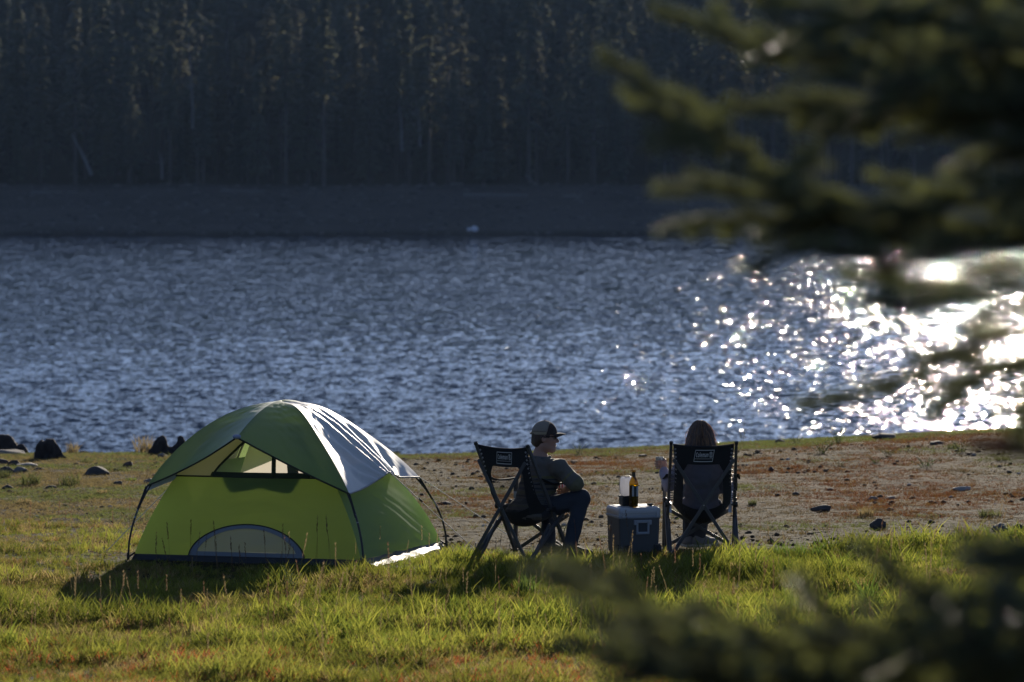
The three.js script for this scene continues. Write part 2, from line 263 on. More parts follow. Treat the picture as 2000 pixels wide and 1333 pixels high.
// ---------------------------------------------------------------- dead trunks, driftwood and pale stones on the far bank
{
  const grey = std([0.19, 0.18, 0.175], 0.9), R = rng(61);
  const snag = (x0, y0, x1, y1, d, r, name, label, cat) => { const a = at(x0, y0, d), b = at(x1, y1, d + 1.5), mid = a.clone().lerp(b, 0.5).add(V(0.12, 0, 0)), c = new THREE.CatmullRomCurve3([V(0, 0, 0), mid.sub(a), b.clone().sub(a)]); const t = thing(name, label, cat, a), g = new THREE.TubeGeometry(c, 10, r, 7), p = g.attributes.position, o = V(0, 0, 0); for (let i = 0; i < p.count; i++) { const f = Math.floor(i / 8) / 10, q = c.getPoint(f, o), k = 1 - 0.7 * f; p.setXYZ(i, q.x + (p.getX(i) - q.x) * k, q.y + (p.getY(i) - q.y) * k, q.z + (p.getZ(i) - q.z) * k); } part('trunk', g, grey, t); for (let i = 0; i < 5; i++) { const f = 0.35 + 0.12 * i, q = c.getPoint(f); part('branch', rod(q, q.clone().add(V((R() - 0.5) * 1.4, 0.25 * R(), (R() - 0.5))), 0.03, 5), grey, t); } };
  snag(178, 342, 140, 264, 424.2, 0.20, 'dead_tree', 'pale dead trunk leaning left at the foot of the far forest, far left', 'dead tree');
  snag(785, 296, 778, 196, 424.0, 0.13, 'dead_tree', 'pale bare dead trunk standing upright above the man, left of a pair', 'dead tree');
  snag(820, 288, 812, 196, 424.0, 0.11, 'dead_tree', 'pale bare dead trunk standing upright above the man, right of a pair', 'dead tree');
  snag(376, 252, 368, 84, 424.0, 0.11, 'dead_tree', 'tall pale bare dead trunk standing above the left side of the tent', 'dead tree');
  snag(316, 350, 310, 296, 423.6, 0.12, 'dead_tree', 'short pale dead trunk at the forest foot above the left of the tent', 'dead tree');
  snag(1068, 388, 1024, 338, 423.0, 0.10, 'dead_tree', 'thin fallen trunk leaning on the top of the far bank above the man', 'dead tree');
  const log = (x0, x1, y, r, label) => { const d0 = (() => { let d = 400; while (d < 440 && hillY(0, -d) < at(x0, y, d).y) d += 0.25; return d; })(), a = at(x0, y, d0), b = at(x1, y + 1, d0), t = thing('driftwood_log', label, 'log', a.clone().setY(hillY(a.x, a.z) + r * 0.6)); const e = V(b.x - a.x, hillY(b.x, b.z) - hillY(a.x, a.z), 0), g = new THREE.CylinderGeometry(r * 0.6, r, e.length(), 8, 4); part('log', g.applyQuaternion(new THREE.Quaternion().setFromUnitVectors(V(0, 1, 0), e.clone().normalize())).translate(e.x / 2, e.y / 2, e.z / 2), grey, t); };
  log(905, 1030, 383, 0.13, 'long pale driftwood log along the top of the far bank above the man'); log(880, 905, 361, 0.12, 'short pale log lying just above the long driftwood log'); log(1950 - 850, 1135, 384, 0.10, 'short pale log right of the long driftwood log on the far bank'); log(430, 520, 374, 0.10, 'pale driftwood log on the far bank above the tent top'); log(60, 150, 377, 0.10, 'pale driftwood log on the far bank at far left');
  const white = std([0.75, 0.75, 0.80], 0.8), pr = (s) => { const g = mergeVertices(new THREE.IcosahedronGeometry(1, 2).deleteAttribute('normal').deleteAttribute('uv')), p = g.attributes.position; for (let i = 0; i < p.count; i++) { const k = 0.75 + 0.5 * noise3(p.getX(i) * 2 + s, p.getY(i) * 2, p.getZ(i) * 2); p.setXYZ(i, p.getX(i) * k, p.getY(i) * k, p.getZ(i) * k); } g.computeVertexNormals(); return g; };
  for (const [px, py, w, label] of [[916, 452, 0.20, 'small pale stone at the far waterline, left of the larger white one'], [927, 451, 0.32, 'small white stone at the far waterline above the man']]) { const p = at(px, py, 402.5); p.y = hillY(p.x, p.z) + w * 0.6; const t = thing('pale_stone', label, 'stone', p); part('stone', pr(w).scale(w * 1.2, w, w), white, t); }
  // stones and stubble that break up the bare bank
  const st = std([1, 1, 1], 0.95), list = []; for (let i = 0; i < 5200; i++) { const d = 401 + 24 * R(), x = (R() * 2 - 1) * 66; const s = 0.05 + 0.28 * Math.pow(R(), 4), t = 0.05 + 0.10 * R(); list.push([x, hillY(x, -d), -d, s, t]); }
  const im = shade(new THREE.InstancedMesh(pr(7), st, list.length)), M = new THREE.Matrix4(), q = new THREE.Quaternion(), c = new THREE.Color(); list.forEach(([x, y, z, s, t], i) => { M.compose(V(x, y, z), q.setFromAxisAngle(V(0, 1, 0), i), V(s * 1.4, s * 0.7, s)); im.setMatrixAt(i, M); im.setColorAt(i, c.setRGB(t, t * 0.93, t * 0.85)); }); im.name = 'bank_stones'; tag(im, 'stones scattered over the bare far bank', null, null, 'stuff'); scene.add(im);
}
// ---------------------------------------------------------------- the dome tent
// local axes: x along the front wall (towards the right corner), z towards the camera's side of the tent, y up
const TENT = V(-1.930, groundY(-1.930, -33.33), -33.33), TENT_TURN = -18 * Math.PI / 180;
{
  const A = 1.07, H = 1.305, apexX = -0.085;
  const T = thing('dome_tent', 'green and grey dome tent pitched on the grass by the lake', 'tent', TENT, TENT_TURN);
  const toLocal = (p) => p.clone().sub(TENT).applyAxisAngle(V(0, 1, 0), -TENT_TURN);
  const onGround = (x, z, up = 0) => { const w = V(x, 0, z).applyAxisAngle(V(0, 1, 0), TENT_TURN).add(TENT); return V(x, groundY(w.x, w.z) - TENT.y + up, z); };
  // corners: 0 front left, 1 front right, 2 back right, 3 back left; each with its own stiffness of arch
  const corner = [[-1, 1, 0.58], [1, 1, 0.86], [1, -1, 0.80], [-1, -1, 0.70]];
  const hw = V(apexX, H, 0);
  function pole(c, t, out = 0) {                    // t = 0 at the foot, 1 at the apex
    const [sx, sz, e0] = corner[c], a = t * Math.PI / 2, cs = Math.max(0, Math.cos(a)), e = 0.5 + (e0 - 0.5) * smooth(0, 0.85, cs), f = Math.pow(cs, 2 * e);
    const base = onGround(sx * A, sz * A), y = lerp(base.y, H, Math.sin(a));
    const q = V(lerp(apexX, sx * A, f), y, sz * A * f);
    if (out) q.add(V(sx * 0.55, 0.75, sz * 0.55).multiplyScalar(out));
    return q;
  }
  const tOf = (h) => Math.asin(Math.min(1, h / H)) / (Math.PI / 2);
  const inner = (c, h) => {                         // the inner tent hangs inside the poles
    const q = pole(c, tOf(h)), k = 0.975 - 0.13 * Math.sin(Math.min(1, h / 0.95) * Math.PI / 2) * (1 - smooth(0.95, H, h) * 0.5);
    return V(lerp(apexX * smooth(0, 1, h), q.x, k), q.y - 0.01, q.z * k);
  };
  const green = sheet([0.31, 0.45, 0.23], 0.68), lime = sheet([0.46, 0.56, 0.18], 0.76);
  const flyGreen = new THREE.MeshPhysicalMaterial({ color: new THREE.Color().setRGB(0.33, 0.46, 0.155), roughness: 1, clearcoat: 0.6, clearcoatRoughness: 0.42, transmission: 0.68, thickness: 0, ior: 1.4, side: THREE.DoubleSide });
  const silver = new THREE.MeshPhysicalMaterial({ color: new THREE.Color().setRGB(0.66, 0.645, 0.625), roughness: 0.52, specularIntensity: 0.7, transmission: 0.05, thickness: 0, ior: 1.55, side: THREE.DoubleSide });
  const tan = sheet([0.58, 0.52, 0.40], 0.7), meshGrey = std([0.30, 0.29, 0.28], 0.9, { transparent: true, opacity: 0.42 });
  const ventGrey = sheet([0.44, 0.44, 0.39], 0.55), trimGrey = std([0.20, 0.22, 0.24], 0.8), black = std([0.012, 0.012, 0.013], 0.7), seam = std([0.028, 0.034, 0.016], 0.8);
  const poleMat = phys([0.014, 0.014, 0.015], 0.35), metal = std([0.6, 0.6, 0.62], 0.3, { metalness: 1 }), tub = std([0.013, 0.014, 0.017], 0.6), tubSilver = phys([0.085, 0.088, 0.095], 0.5, { specularIntensity: 0.3 }), rope = std([0.75, 0.74, 0.70], 0.8);
  const bend = (seed, amp, fx, fy) => (u, v) => amp * (fbm(u * fx + seed, v * fy + seed * 2, 3) - 0.5) * 2;

  // walls: ruled sheets between the inner corner lines of two poles
  const TUB = 0.06, SEAM = 0.72;
  function wall(c0, c1, h0, h1, seed, amp = 0.012) {
    const b = bend(seed, amp, 5, 7);
    return (u, v) => { const h = lerp(h0, h1, v), p = inner(c0, h), q = inner(c1, h), r = p.clone().lerp(q, u); const n = V(-(q.z - p.z), 0.0, q.x - p.x).normalize(); const e = Math.sin(u * Math.PI) * (h0 < 0.2 ? Math.min(1, v * 6 + 0.0) : 1); return r.addScaledVector(n, (b(u, v) + 0.03 * Math.sin(u * Math.PI)) * e); };
  }
  // pull wrinkles that run up from the floor corners
  const pulled = (f, k) => (u, v) => { const q = f(u, v), e = Math.sin(u * Math.PI) * Math.sin(Math.min(1, v * 1.2) * Math.PI); q.z += 0.012 * e * Math.pow(noise2(u * 7 + v * 9 + 3, v * 3 - u * 16 + 40), 2) * smooth(0.2, 0.7, u) + k * e * (Math.sin((u * 1.0 + v * 0.55) * 46) * smooth(0.45, 0.95, u) * 0.6 + Math.sin((u * 1.2 - v * 0.5) * 28) * 0.4); return q; };
  const front = wall(0, 1, TUB, SEAM, 3), frontHigh = wall(0, 1, SEAM, 1.12, 6);
  // the half-moon vent is cut out of the lower front wall
  const ventU0 = 0.245, ventU1 = 0.755, ventTop = 0.33;   // in u and in metres of height
  const ventV = (u) => { const t = (u - (ventU0 + ventU1) / 2) / ((ventU1 - ventU0) / 2); return Math.abs(t) >= 1 ? 0 : Math.sqrt(1 - t * t) * (ventTop - TUB) / (SEAM - TUB); };
  part('front_wall', patch((u, v) => pulled(front, 0.0045)(u, lerp(ventV(u), 1, v)), 90, 36), lime, T);
  const vent = part('vent', patch((u, v) => { const q = front(lerp(ventU0, ventU1, u), ventV(lerp(ventU0, ventU1, u)) * v); q.z -= 0.006 * Math.sin(v * 3); return q; }, 40, 10), ventGrey, T);
  const arch = (k, lift) => { const pts = []; for (let i = 0; i <= 24; i++) { const a = Math.PI * (1 - i / 24), m = (ventU0 + ventU1) / 2, r = (ventU1 - ventU0) / 2; const u = m + Math.cos(a) * r * k, v = Math.sin(a) * k * (ventTop - TUB) / (SEAM - TUB); const q = front(u, Math.max(0.002, v)); q.z += lift; pts.push(q); } return pts; };
  const band = (k0, k1, lift) => { const p = arch(k0, lift), q = arch(k1, lift); return patch((u, v) => { const i = Math.min(23.999, u * 24), a = Math.floor(i), f = i - a; return p[a].clone().lerp(p[a + 1], f).lerp(q[a].clone().lerp(q[a + 1], f), v); }, 48, 2); };
  part('trim', band(1.0, 0.88, 0.006), trimGrey, vent);
  part('trim', patch((u, v) => { const q = front(lerp(ventU0 + 0.02, ventU1 - 0.02, u), v * 0.055); q.z += 0.007; return q; }, 20, 1), trimGrey, vent);
  part('piping', tube(arch(1.005, 0.006), 0.006, 6), seam, vent);
  const side = wall(1, 2, TUB, 0.80, 9, 0.016), sideHigh = wall(1, 2, 0.80, 1.26, 12);
  const sidePull = (u, v) => { const q = side(u, v), e = Math.sin(u * Math.PI); const t = u + v * 0.72 - 0.95; q.x += 0.010 * e * (Math.sin(t * 52) * Math.exp(-Math.pow(t / 0.2, 2)) * (1 - v)) + 0.010 * e * Math.sin(v * 40 + u * 9) * Math.exp(-v * 6); return q; };
  part('side_wall', patch(sidePull, 60, 36), green, T);
  part('side_mesh', patch(sideHigh, 16, 10), meshGrey, T);
  const left = wall(3, 0, TUB, 0.80, 15), leftHigh = wall(3, 0, 0.80, 1.26, 18), back = wall(2, 3, TUB, 0.56, 21), backHigh = wall(2, 3, 0.56, 1.26, 24);
  part('side_wall', patch(left, 24, 16), green, T); part('side_mesh', patch(leftHigh, 12, 8), meshGrey, T);
  part('back_wall', patch(back, 24, 16), lime, T);
  part('upper_panel', patch((u, v) => backHigh(lerp(0, 1, u), v), 20, 10), sheet([0.55, 0.50, 0.46], 0.62), T);
  const bt = (k) => (u, v) => { const q = backHigh(lerp(k - 0.035, k + 0.035, u), v); q.z += 0.012; return q; };
  part('webbing', patch(bt(0.36), 1, 6), lime, T); part('webbing', patch(bt(0.66), 1, 6), seam, T);

  // the upper front: pale panels with a framed mesh window between u = 0.2 and 0.86
  const w0 = 0.235, w1 = 0.86;
  const winU = (v, k) => k ? lerp(w1, 0.80, v) : lerp(w0, 0.46, Math.pow(v, 1.5));
  part('upper_panel', patch((u, v) => frontHigh(lerp(0, winU(v, 0), u), v), 8, 12), tan, T);
  part('upper_panel', patch((u, v) => frontHigh(lerp(winU(v, 1), 1, u), v), 6, 12), tan, T);
  const win = part('window', patch((u, v) => frontHigh(lerp(winU(v, 0), winU(v, 1), u), v), 16, 12), std([0.34, 0.33, 0.31], 0.9, { transparent: true, opacity: 0.30 }), T);
  const strip = (f, a, b, w) => tube([0, 0.2, 0.4, 0.6, 0.8, 1].map((t) => { const q = f(t); q.z += 0.008; return q; }), w, 6);
  part('frame', strip((t) => frontHigh(winU(t, 0), t), 0, 1, 0.011), seam, win);
  part('frame', strip((t) => frontHigh(winU(t, 1), t), 0, 1, 0.011), seam, win);
  part('frame', patch((u, v) => { const q = frontHigh(lerp(w0 - 0.01, w1 + 0.01, u), v * 0.10 + 0.0); q.z += 0.010; return q; }, 16, 1), seam, win);
  part('divider', strip((t) => frontHigh(lerp(0.635, 0.66, t), t), 0, 1, 0.020), seam, win);
  // a flap rolled down inside, seen through the wall
  part('window_flap', patch((u, v) => { const uu = lerp(0.30, 0.80, u), q = front(uu, 1 - v * 0.24 * (0.55 + 0.45 * Math.pow(Math.abs(u * 2 - 1), 0.8)) * Math.min(1, 6 * u, 6 * (1 - u))); q.z -= 0.03; return q; }, 20, 4), std([0.12, 0.15, 0.05], 0.9), T);
  part('seam_tape', tube([...Array(13)].map((_, i) => { const q = front(i / 12, 1); q.z += 0.004; return q; }), 0.007, 6), seam, T);

  // the floor tub
  const tubWall = (c0, c1, z) => (u, v) => { const p = onGround(corner[c0][0] * A * 0.985, corner[c0][1] * A * 0.985, 0.0), q = onGround(corner[c1][0] * A * 0.985, corner[c1][1] * A * 0.985, 0.0), a = p.lerp(q, u); const t = (c0 === 0 ? front(u, 0) : side(u, 0)); a.y += -0.015; const out = a.clone().lerp(t, v); const n = c0 === 0 ? V(0, 0, 1) : V(1, 0, 0); return out.addScaledVector(n, z * (1 - v) * Math.sin(u * Math.PI) + 0.006 * Math.sin(u * 60) * (1 - v)); };
  part('floor_tub', patch(tubWall(0, 1, 0.02), 40, 4), tub, T);
  part('floor_edge', patch((u, v) => { const q = tubWall(1, 2, 0.10)(u, v); q.y += 0.02 * (1 - v) + 0.012 * (fbm(u * 14, v * 3 + 4, 3) - 0.5) * 2; q.x += 0.14 * (1 - v) * Math.pow(1 - u, 1.5) + 0.02 * (fbm(u * 20 + 5, v * 5, 3) - 0.5); return q; }, 60, 8), tubSilver, T);
  part('floor', patch((u, v) => V(lerp(-A, A, u) * 0.97, 0.03 + 0.0 * v, lerp(-A, A, v) * 0.97), 2, 2), tub, T);

  // the fly
  const EDGE = 0.60, OUT = 0.022, ridgeEnd = V(-0.055, 1.085, 1.10), ridgeBack = V(-0.015, 1.085, -1.10);
  const ridge = (t, end) => V(lerp(apexX, end.x, t), lerp(H + 0.03, end.y, Math.pow(t, 1.6)) + 0.012 * Math.sin(t * Math.PI), lerp(0, end.z, t));
  const edgeOf = [0.615, 0.585, 0.600, 0.60];
  const poleDown = (c, s) => pole(c, lerp(1, tOf(edgeOf[c]), s), OUT);
  function brim(c, end, seed, flip) {                // one half of a front or back fly panel: q from the ridge to the corner pole, s from the apex down
    const b = bend(seed, 0.006, 6, 9), n = V(0, 0.5, Math.sign(end.z)).normalize();
    return (q, s) => { const p = ridge(s, end), r = poleDown(c, s), o = p.lerp(r, q), e = Math.sin(q * Math.PI) * Math.min(1, s * 4); o.addScaledVector(n, -0.055 * e * s + b(q, s) * e + e * 0.006 * Math.sin((s + q * 0.35) * 48 + 5 * fbm(q * 6, s * 5, 2)) * smooth(0, 0.6, 1 - s) * Math.sign(end.z) + 0.010 * e * Math.pow(noise2(q * 9 + s * 14, s * 22 - q * 7 + seed), 3) * smooth(0.9, 0.35, s)); o.y -= 0.03 * e * smooth(0.6, 1, s) * 0; return o; };
  }
  const fp = part('fly_panel', patch(brim(0, ridgeEnd, 31), 30, 30), flyGreen, T);
  const fq = part('fly_panel', patch(brim(1, ridgeEnd, 35), 40, 40), flyGreen, T);
  const hem = (f, m) => tube([...Array(17)].map((_, i) => f(i / 16, 1)), 0.008, 6);
  part('hem', hem(brim(0, ridgeEnd, 31)), seam, fp); part('hem', hem(brim(1, ridgeEnd, 35)), seam, fq);
  part('fly_panel', patch(brim(2, ridgeBack, 41), 24, 24), flyGreen, T); part('fly_panel', patch(brim(3, ridgeBack, 45), 24, 24), flyGreen, T);
  const guyAt = 0.56;
  function flank(c0, c1, sign) {                     // the grey panels at both ends: q from pole to pole, pulled out where the guy line ties on
    return (q, s) => {
      const cut = 1 - 0.06 * Math.pow(Math.max(0, 1 - Math.abs(q - guyAt) / 0.56), 1.3);
      const p = poleDown(c0, s * cut), r = poleDown(c1, s * cut), o = p.lerp(r, q);
      const e = Math.sin(q * Math.PI), dq = q - guyAt, along = Math.abs(dq) / (1.1 - s * 0.9);
      let w = 0.05 * e * Math.pow(s, 3) * Math.exp(-dq * dq * 22);                                     // drawn out at the guy line
      w += 0.014 * e * Math.sin(Math.atan2(dq, 1.12 - s) * 21 + 2.2 * fbm(q * 4, s * 3, 2)) * smooth(0.15, 0.7, s) * Math.exp(-Math.pow(dq * 2.1, 2)); // fan of creases towards it
      w += 0.009 * e * (fbm(q * 16 + s * 9 + 3, s * 7 - q * 4, 3) - 0.5) * 2 + 0.006 * e * Math.sin((s * 1.2 - q) * 34 + 3 * fbm(q * 5, s * 5, 2)) * smooth(0.45, 0.9, s) * smooth(0.5, 0.1, q);
      w -= 0.045 * e * smooth(0.5, 0.9, s) * Math.exp(-Math.pow((q - 0.26) / 0.13, 2)) + 0.02 * e * smooth(0.5, 0.9, s) * Math.exp(-Math.pow((q - 0.8) / 0.1, 2));
      o.x += sign * w * 0.85; o.y += w * 0.6; return o;
    };
  }
  const rightFly = flank(1, 2, 1);
  const fg = part('fly_panel', patch(rightFly, 110, 90), silver, T); tag(fg, 'pale grey fly panel on the sunlit end of the tent');
  part('hem', hem(rightFly), std([0.35, 0.35, 0.36], 0.6), fg);
  tag(part('fly_panel', patch(flank(0, 3, -1), 30, 30), silver, T), 'grey fly panel on the far end of the tent');
  part('ridge_pole', tube([...Array(9)].map((_, i) => ridge(i / 8, ridgeEnd).add(V(0, -0.012, 0))).concat([]), 0.008, 6), poleMat, T);
  part('ridge_cap', new THREE.SphereGeometry(0.03, 12, 8).scale(1.3, 0.7, 0.9).translate(ridgeEnd.x, ridgeEnd.y + 0.008, ridgeEnd.z), std([0.30, 0.34, 0.45], 0.6), T);
  // creases held down along the ridge, in real relief
  const crease = (a, b, c, w) => patch((u, v) => { const q = brim(1, ridgeEnd, 35)(lerp(a[0], b[0], u), lerp(a[1], b[1], u)); q.y += c * Math.sin(v * Math.PI) * Math.sin(u * Math.PI); q.z += 0.006 + w * (v - 0.5); return q; }, 8, 4);
  // poles
  const poleName = 'pole';
  for (let c = 0; c < 4; c++) {
    const pts = [...Array(15)].map((_, i) => pole(c, i / 14 * 0.995)); pts[0].y -= 0.05; part(poleName, tube(pts, 0.0095, 8, 40), poleMat, T);
    const f = pole(c, tOf(0.36)), g = pole(c, tOf(0.43)); if (c < 3) part('ferrule', rod(f, g, 0.0092), metal, T);
    if (c < 3) { const p0 = pole(c, 0.02), s = rod(p0.clone().add(V(0, -0.06, 0)), p0.clone().add(V(0, 0.02, 0)), 0.012); part('pole_foot', s, black, T); }
  }
  // straps that hold fly and floor corners to the poles
  for (const c of [0, 1, 2]) {
    const e = poleDown(c, 1), f = pole(c, tOf(edgeOf[c] - 0.18)); part('fly_strap', patch((u, v) => { const q = e.clone().lerp(f, u); q.x += (v - 0.5) * 0.022; q.z += 0.008; return q; }, 6, 1), black, T);
    const k = onGround(corner[c][0] * A, corner[c][1] * A, 0.02), k2 = inner(c, TUB + 0.01); part('corner_strap', tube([k, k2], 0.008, 6), black, T);
  }
  const gap = poleDown(0, 1), in0 = inner(0, 0.74); part('fly_tie', patch((u, v) => { const q = gap.clone().lerp(in0, u); q.y += (v - 0.5) * 0.05 - 0.02; q.z += 0.01; return q; }, 4, 1), std([0.45, 0.45, 0.45], 0.6), T);
  // guy lines
  const tie = rightFly(guyAt, 1), peg = toLocal(at(925, 1058, 33.9)); peg.y = onGround(peg.x, peg.z).y;
  const gl = part('guy_line', tube([tie, tie.clone().lerp(peg, 0.5).add(V(0, -0.006, 0)), peg], 0.0035, 6), rope, T);
  const mid = tie.clone().lerp(peg, 0.36); part('tensioner', rod(mid.clone().lerp(peg, -0.015), mid.clone().lerp(peg, 0.035), 0.009), black, gl);
  part('peg', rod(peg.clone().add(V(0, -0.1, 0)), peg.clone().add(V(0.02, 0.05, 0)), 0.005), metal, gl);
  const tie2 = flank(0, 3, -1)(0.3, 1), peg2 = toLocal(at(205, 1072, 33.4)); peg2.y = onGround(peg2.x, peg2.z).y;
  const gl2 = part('guy_line', tube([tie2, peg2], 0.0035, 6), rope, T); part('peg', rod(peg2.clone().add(V(0, -0.1, 0)), peg2.clone().add(V(-0.02, 0.05, 0)), 0.005), metal, gl2);
  const peg3 = toLocal(at(1003, 1040, 35)); peg3.y = onGround(peg3.x, peg3.z).y; const tie3 = ridgeBack.clone();
  part('guy_line', tube([tie3, peg3], 0.0035, 6), rope, T);
}
const inTent = (x, z) => { const q = V(x - TENT.x, 0, z - TENT.z).applyAxisAngle(V(0, 1, 0), -TENT_TURN); return Math.abs(q.x) < 1.06 && Math.abs(q.z) < 1.06; };
// ---------------------------------------------------------------- two folding camp chairs
// chair axes: x to the sitter's right, y up, -z the way the chair faces
const CHAIR_A = V(0.10, 0, -32.86), TURN_A = -38 * Math.PI / 180, CHAIR_B = V(1.648, 0, -33.27), TURN_B = 0.012;
CHAIR_A.y = groundY(CHAIR_A.x, CHAIR_A.z) + 0.005; CHAIR_B.y = groundY(CHAIR_B.x, CHAIR_B.z) + 0.005;
const inChair = (c, turn, r, y, f) => V(r, y, -f).applyAxisAngle(V(0, 1, 0), turn).add(c);
{
  const tubeMat = phys([0.060, 0.061, 0.064], 0.42), cloth = std([0.010, 0.010, 0.011], 0.9), net = std([0.055, 0.045, 0.040], 0.9, { transparent: true, opacity: 0.45 }), plastic = phys([0.012, 0.012, 0.013], 0.45), steel = std([0.55, 0.55, 0.57], 0.3, { metalness: 1 }), cord = std([0.07, 0.07, 0.075], 0.5), thread = std([0.36, 0.36, 0.35], 0.8);
  // outline of the logo: a slanted frame with the maker's name and a lamp in a ring
  function logo() {
    const W = 512, H = 190, c = document.createElement('canvas'); c.width = W; c.height = H; const g = c.getContext('2d');
    g.fillStyle = '#0b0b0c'; g.fillRect(0, 0, W, H); g.strokeStyle = g.fillStyle = '#c4c4c0'; g.lineWidth = 11; g.lineJoin = 'round';
    g.beginPath(); g.moveTo(66, 12); g.lineTo(500, 12); g.lineTo(462, 178); g.lineTo(14, 178); g.closePath(); g.stroke();
    g.lineWidth = 5; g.beginPath(); g.moveTo(34, 140); g.lineTo(468, 140); g.stroke();
    g.font = 'italic bold 92px sans-serif'; g.textBaseline = 'alphabetic'; g.textAlign = 'left';
    g.save(); g.translate(62, 116); const w = g.measureText('Coleman').width; g.scale(300 / w, 1.0); g.fillText('Coleman', 0, 0); g.restore();
    g.lineWidth = 7; g.beginPath(); g.arc(424, 82, 40, 0, 6.3); g.stroke();
    g.fillRect(413, 62, 22, 36); g.fillRect(404, 102, 40, 9); g.beginPath(); g.moveTo(404, 62); g.lineTo(424, 46); g.lineTo(444, 62); g.closePath(); g.fill();
    const t = new THREE.CanvasTexture(c); t.colorSpace = THREE.SRGBColorSpace; return t;
  }
  const badge = new THREE.MeshStandardMaterial({ map: logo(), roughness: 0.85, side: THREE.DoubleSide });
  // profile of the sling down the middle and along its edges: [y, f]
  const mid = new THREE.CatmullRomCurve3([V(0, 0.952, -0.285), V(0, 0.80, -0.262), V(0, 0.62, -0.235), V(0, 0.43, -0.200), V(0, 0.295, -0.110), V(0, 0.262, 0.03), V(0, 0.31, 0.16), V(0, 0.405, 0.27)]);
  const edge = new THREE.CatmullRomCurve3([V(0, 0.965, -0.297), V(0, 0.82, -0.245), V(0, 0.66, -0.185), V(0, 0.53, -0.125), V(0, 0.455, -0.05), V(0, 0.425, 0.06), V(0, 0.42, 0.17), V(0, 0.43, 0.275)]);
  const sling = (u, v, back = 0) => {                 // u across -1..1, v from the top edge to the front of the seat
    const m = mid.getPoint(v), e = edge.getPoint(v), k = Math.pow(Math.abs(u), 2.2), w = lerp(0.262, 0.250, smooth(0, 0.4, v)) - 0.010 * Math.sin(Math.min(1, v * 2.5) * Math.PI);
    const q = V(u * w, lerp(m.y, e.y, k), -lerp(m.z, e.z, k)); q.z += back; if (v < 0.04) q.y -= 0.012 * (1 - u * u) * (1 - v / 0.04) * 0.8; return q;
  };
  function makeChair(label, position, turn) {
    const c = thing('camp_chair', label, 'camp chair', position, turn, 'camp chairs by the cooler');
    const P = (x, y, f) => V(x, y, -f);
    for (const s of [-1, 1]) {
      const top = P(s * 0.281, 0.985, -0.305), hub = P(s * 0.288, 0.435, 0.015), foot = P(s * 0.296, 0.02, 0.262);
      const up = part('upright', merge([flatBar(top, hub, 0.024, 0.032), flatBar(hub.clone().lerp(top, 0.02), foot, 0.026, 0.034)]), tubeMat, c);
      part('cap', rod(top.clone().add(P(0, -0.012, 0)), top.clone().add(P(0, 0.012, -0.007)), 0.0165), plastic, up);
      const rear = P(s * 0.300, 0.02, -0.285), arm = P(s * 0.302, 0.42, 0.20), post = P(s * 0.305, 0.635, 0.285);
      part('leg', flatBar(rear, arm, 0.026, 0.034), tubeMat, c);
      part('leg', flatBar(P(s * 0.276, 0.02, -0.235), P(s * 0.284, 0.30, 0.0), 0.022, 0.026), tubeMat, c);
      part('arm_post', flatBar(P(s * 0.312, 0.03, 0.285), post, 0.032, 0.034), tubeMat, c);
      part('foot', new RoundedBoxGeometry(0.036, 0.03, 0.04, 2, 0.008).translate(s * 0.300, 0.014, 0.287), plastic, c); part('foot', new RoundedBoxGeometry(0.036, 0.03, 0.04, 2, 0.008).translate(s * 0.302, 0.014, -0.272), plastic, c);
      const armCurve = new THREE.CatmullRomCurve3([P(s * 0.292, 0.700, -0.14), P(s * 0.308, 0.660, -0.02), P(s * 0.314, 0.648, 0.14), P(s * 0.313, 0.652, 0.31)]);
      const arms = part('armrest', merge([patch((u, v) => { const q = armCurve.getPoint(u), o = (v - 0.5) * 0.044; return q.add(V(o * s, 0.004 - 1.2 * o * o * 3, 0)); }, 20, 6), tube([0, 0.33, 0.66, 1].map((t) => armCurve.getPoint(t).add(V(s * 0.021, -0.004, 0))), 0.008, 6), tube([0, 0.33, 0.66, 1].map((t) => armCurve.getPoint(t).add(V(-s * 0.021, -0.004, 0))), 0.008, 6), patch((u, v) => { const a = v * 6.283; return P(s * 0.313 + Math.cos(a) * 0.021, lerp(0.65, 0.52, u), 0.296 + Math.sin(a) * 0.020); }, 2, 12)]), cloth, c);
      part('hub', new THREE.CylinderGeometry(0.026, 0.026, 0.030, 14).rotateZ(Math.PI / 2).translate(s * 0.300, 0.425, -0.022), plastic, c); part('bracket', new RoundedBoxGeometry(0.034, 0.085, 0.044, 2, 0.008).translate(s * 0.306, 0.425, -0.215), plastic, c);
      part('bracket', flatBar(P(s * 0.262, 0.335, 0.21), P(s * 0.274, 0.535, 0.235), 0.030, 0.006), steel, c);
      part('seat_rail', rod(P(s * 0.268, 0.425, -0.02), P(s * 0.272, 0.43, 0.285), 0.011), tubeMat, c);
      // bungee lacing between the upright and the edge of the sling
      const lace = [], eyes = []; for (let i = 0; i < 15; i++) { const v = 0.035 + i * 0.034, a = sling(s, v), t = (0.985 - a.y) / 0.55, b = top.clone().lerp(hub, Math.min(1, t)); b.y = a.y - 0.012; lace.push(tube([a.clone().add(V(-s * 0.012, 0, 0.004)), b.clone().add(V(0, 0, 0.008))], 0.0028, 5)); const a2 = sling(s, v + 0.017); lace.push(tube([b.clone().add(V(0, 0, 0.008)), a2.clone().add(V(-s * 0.012, 0, 0.004))], 0.0032, 5)); eyes.push(new THREE.TorusGeometry(0.0058, 0.0022, 6, 10).translate(a.x - s * 0.014, a.y, a.z + 0.005)); }
      part('lacing', merge(lace), cord, c); part('eyelets', merge(eyes), steel, c);
    }
    const X = (a, b, off) => { const bar = flatBar(a, b, 0.030, 0.014); return bar.translate(0, 0, off); };
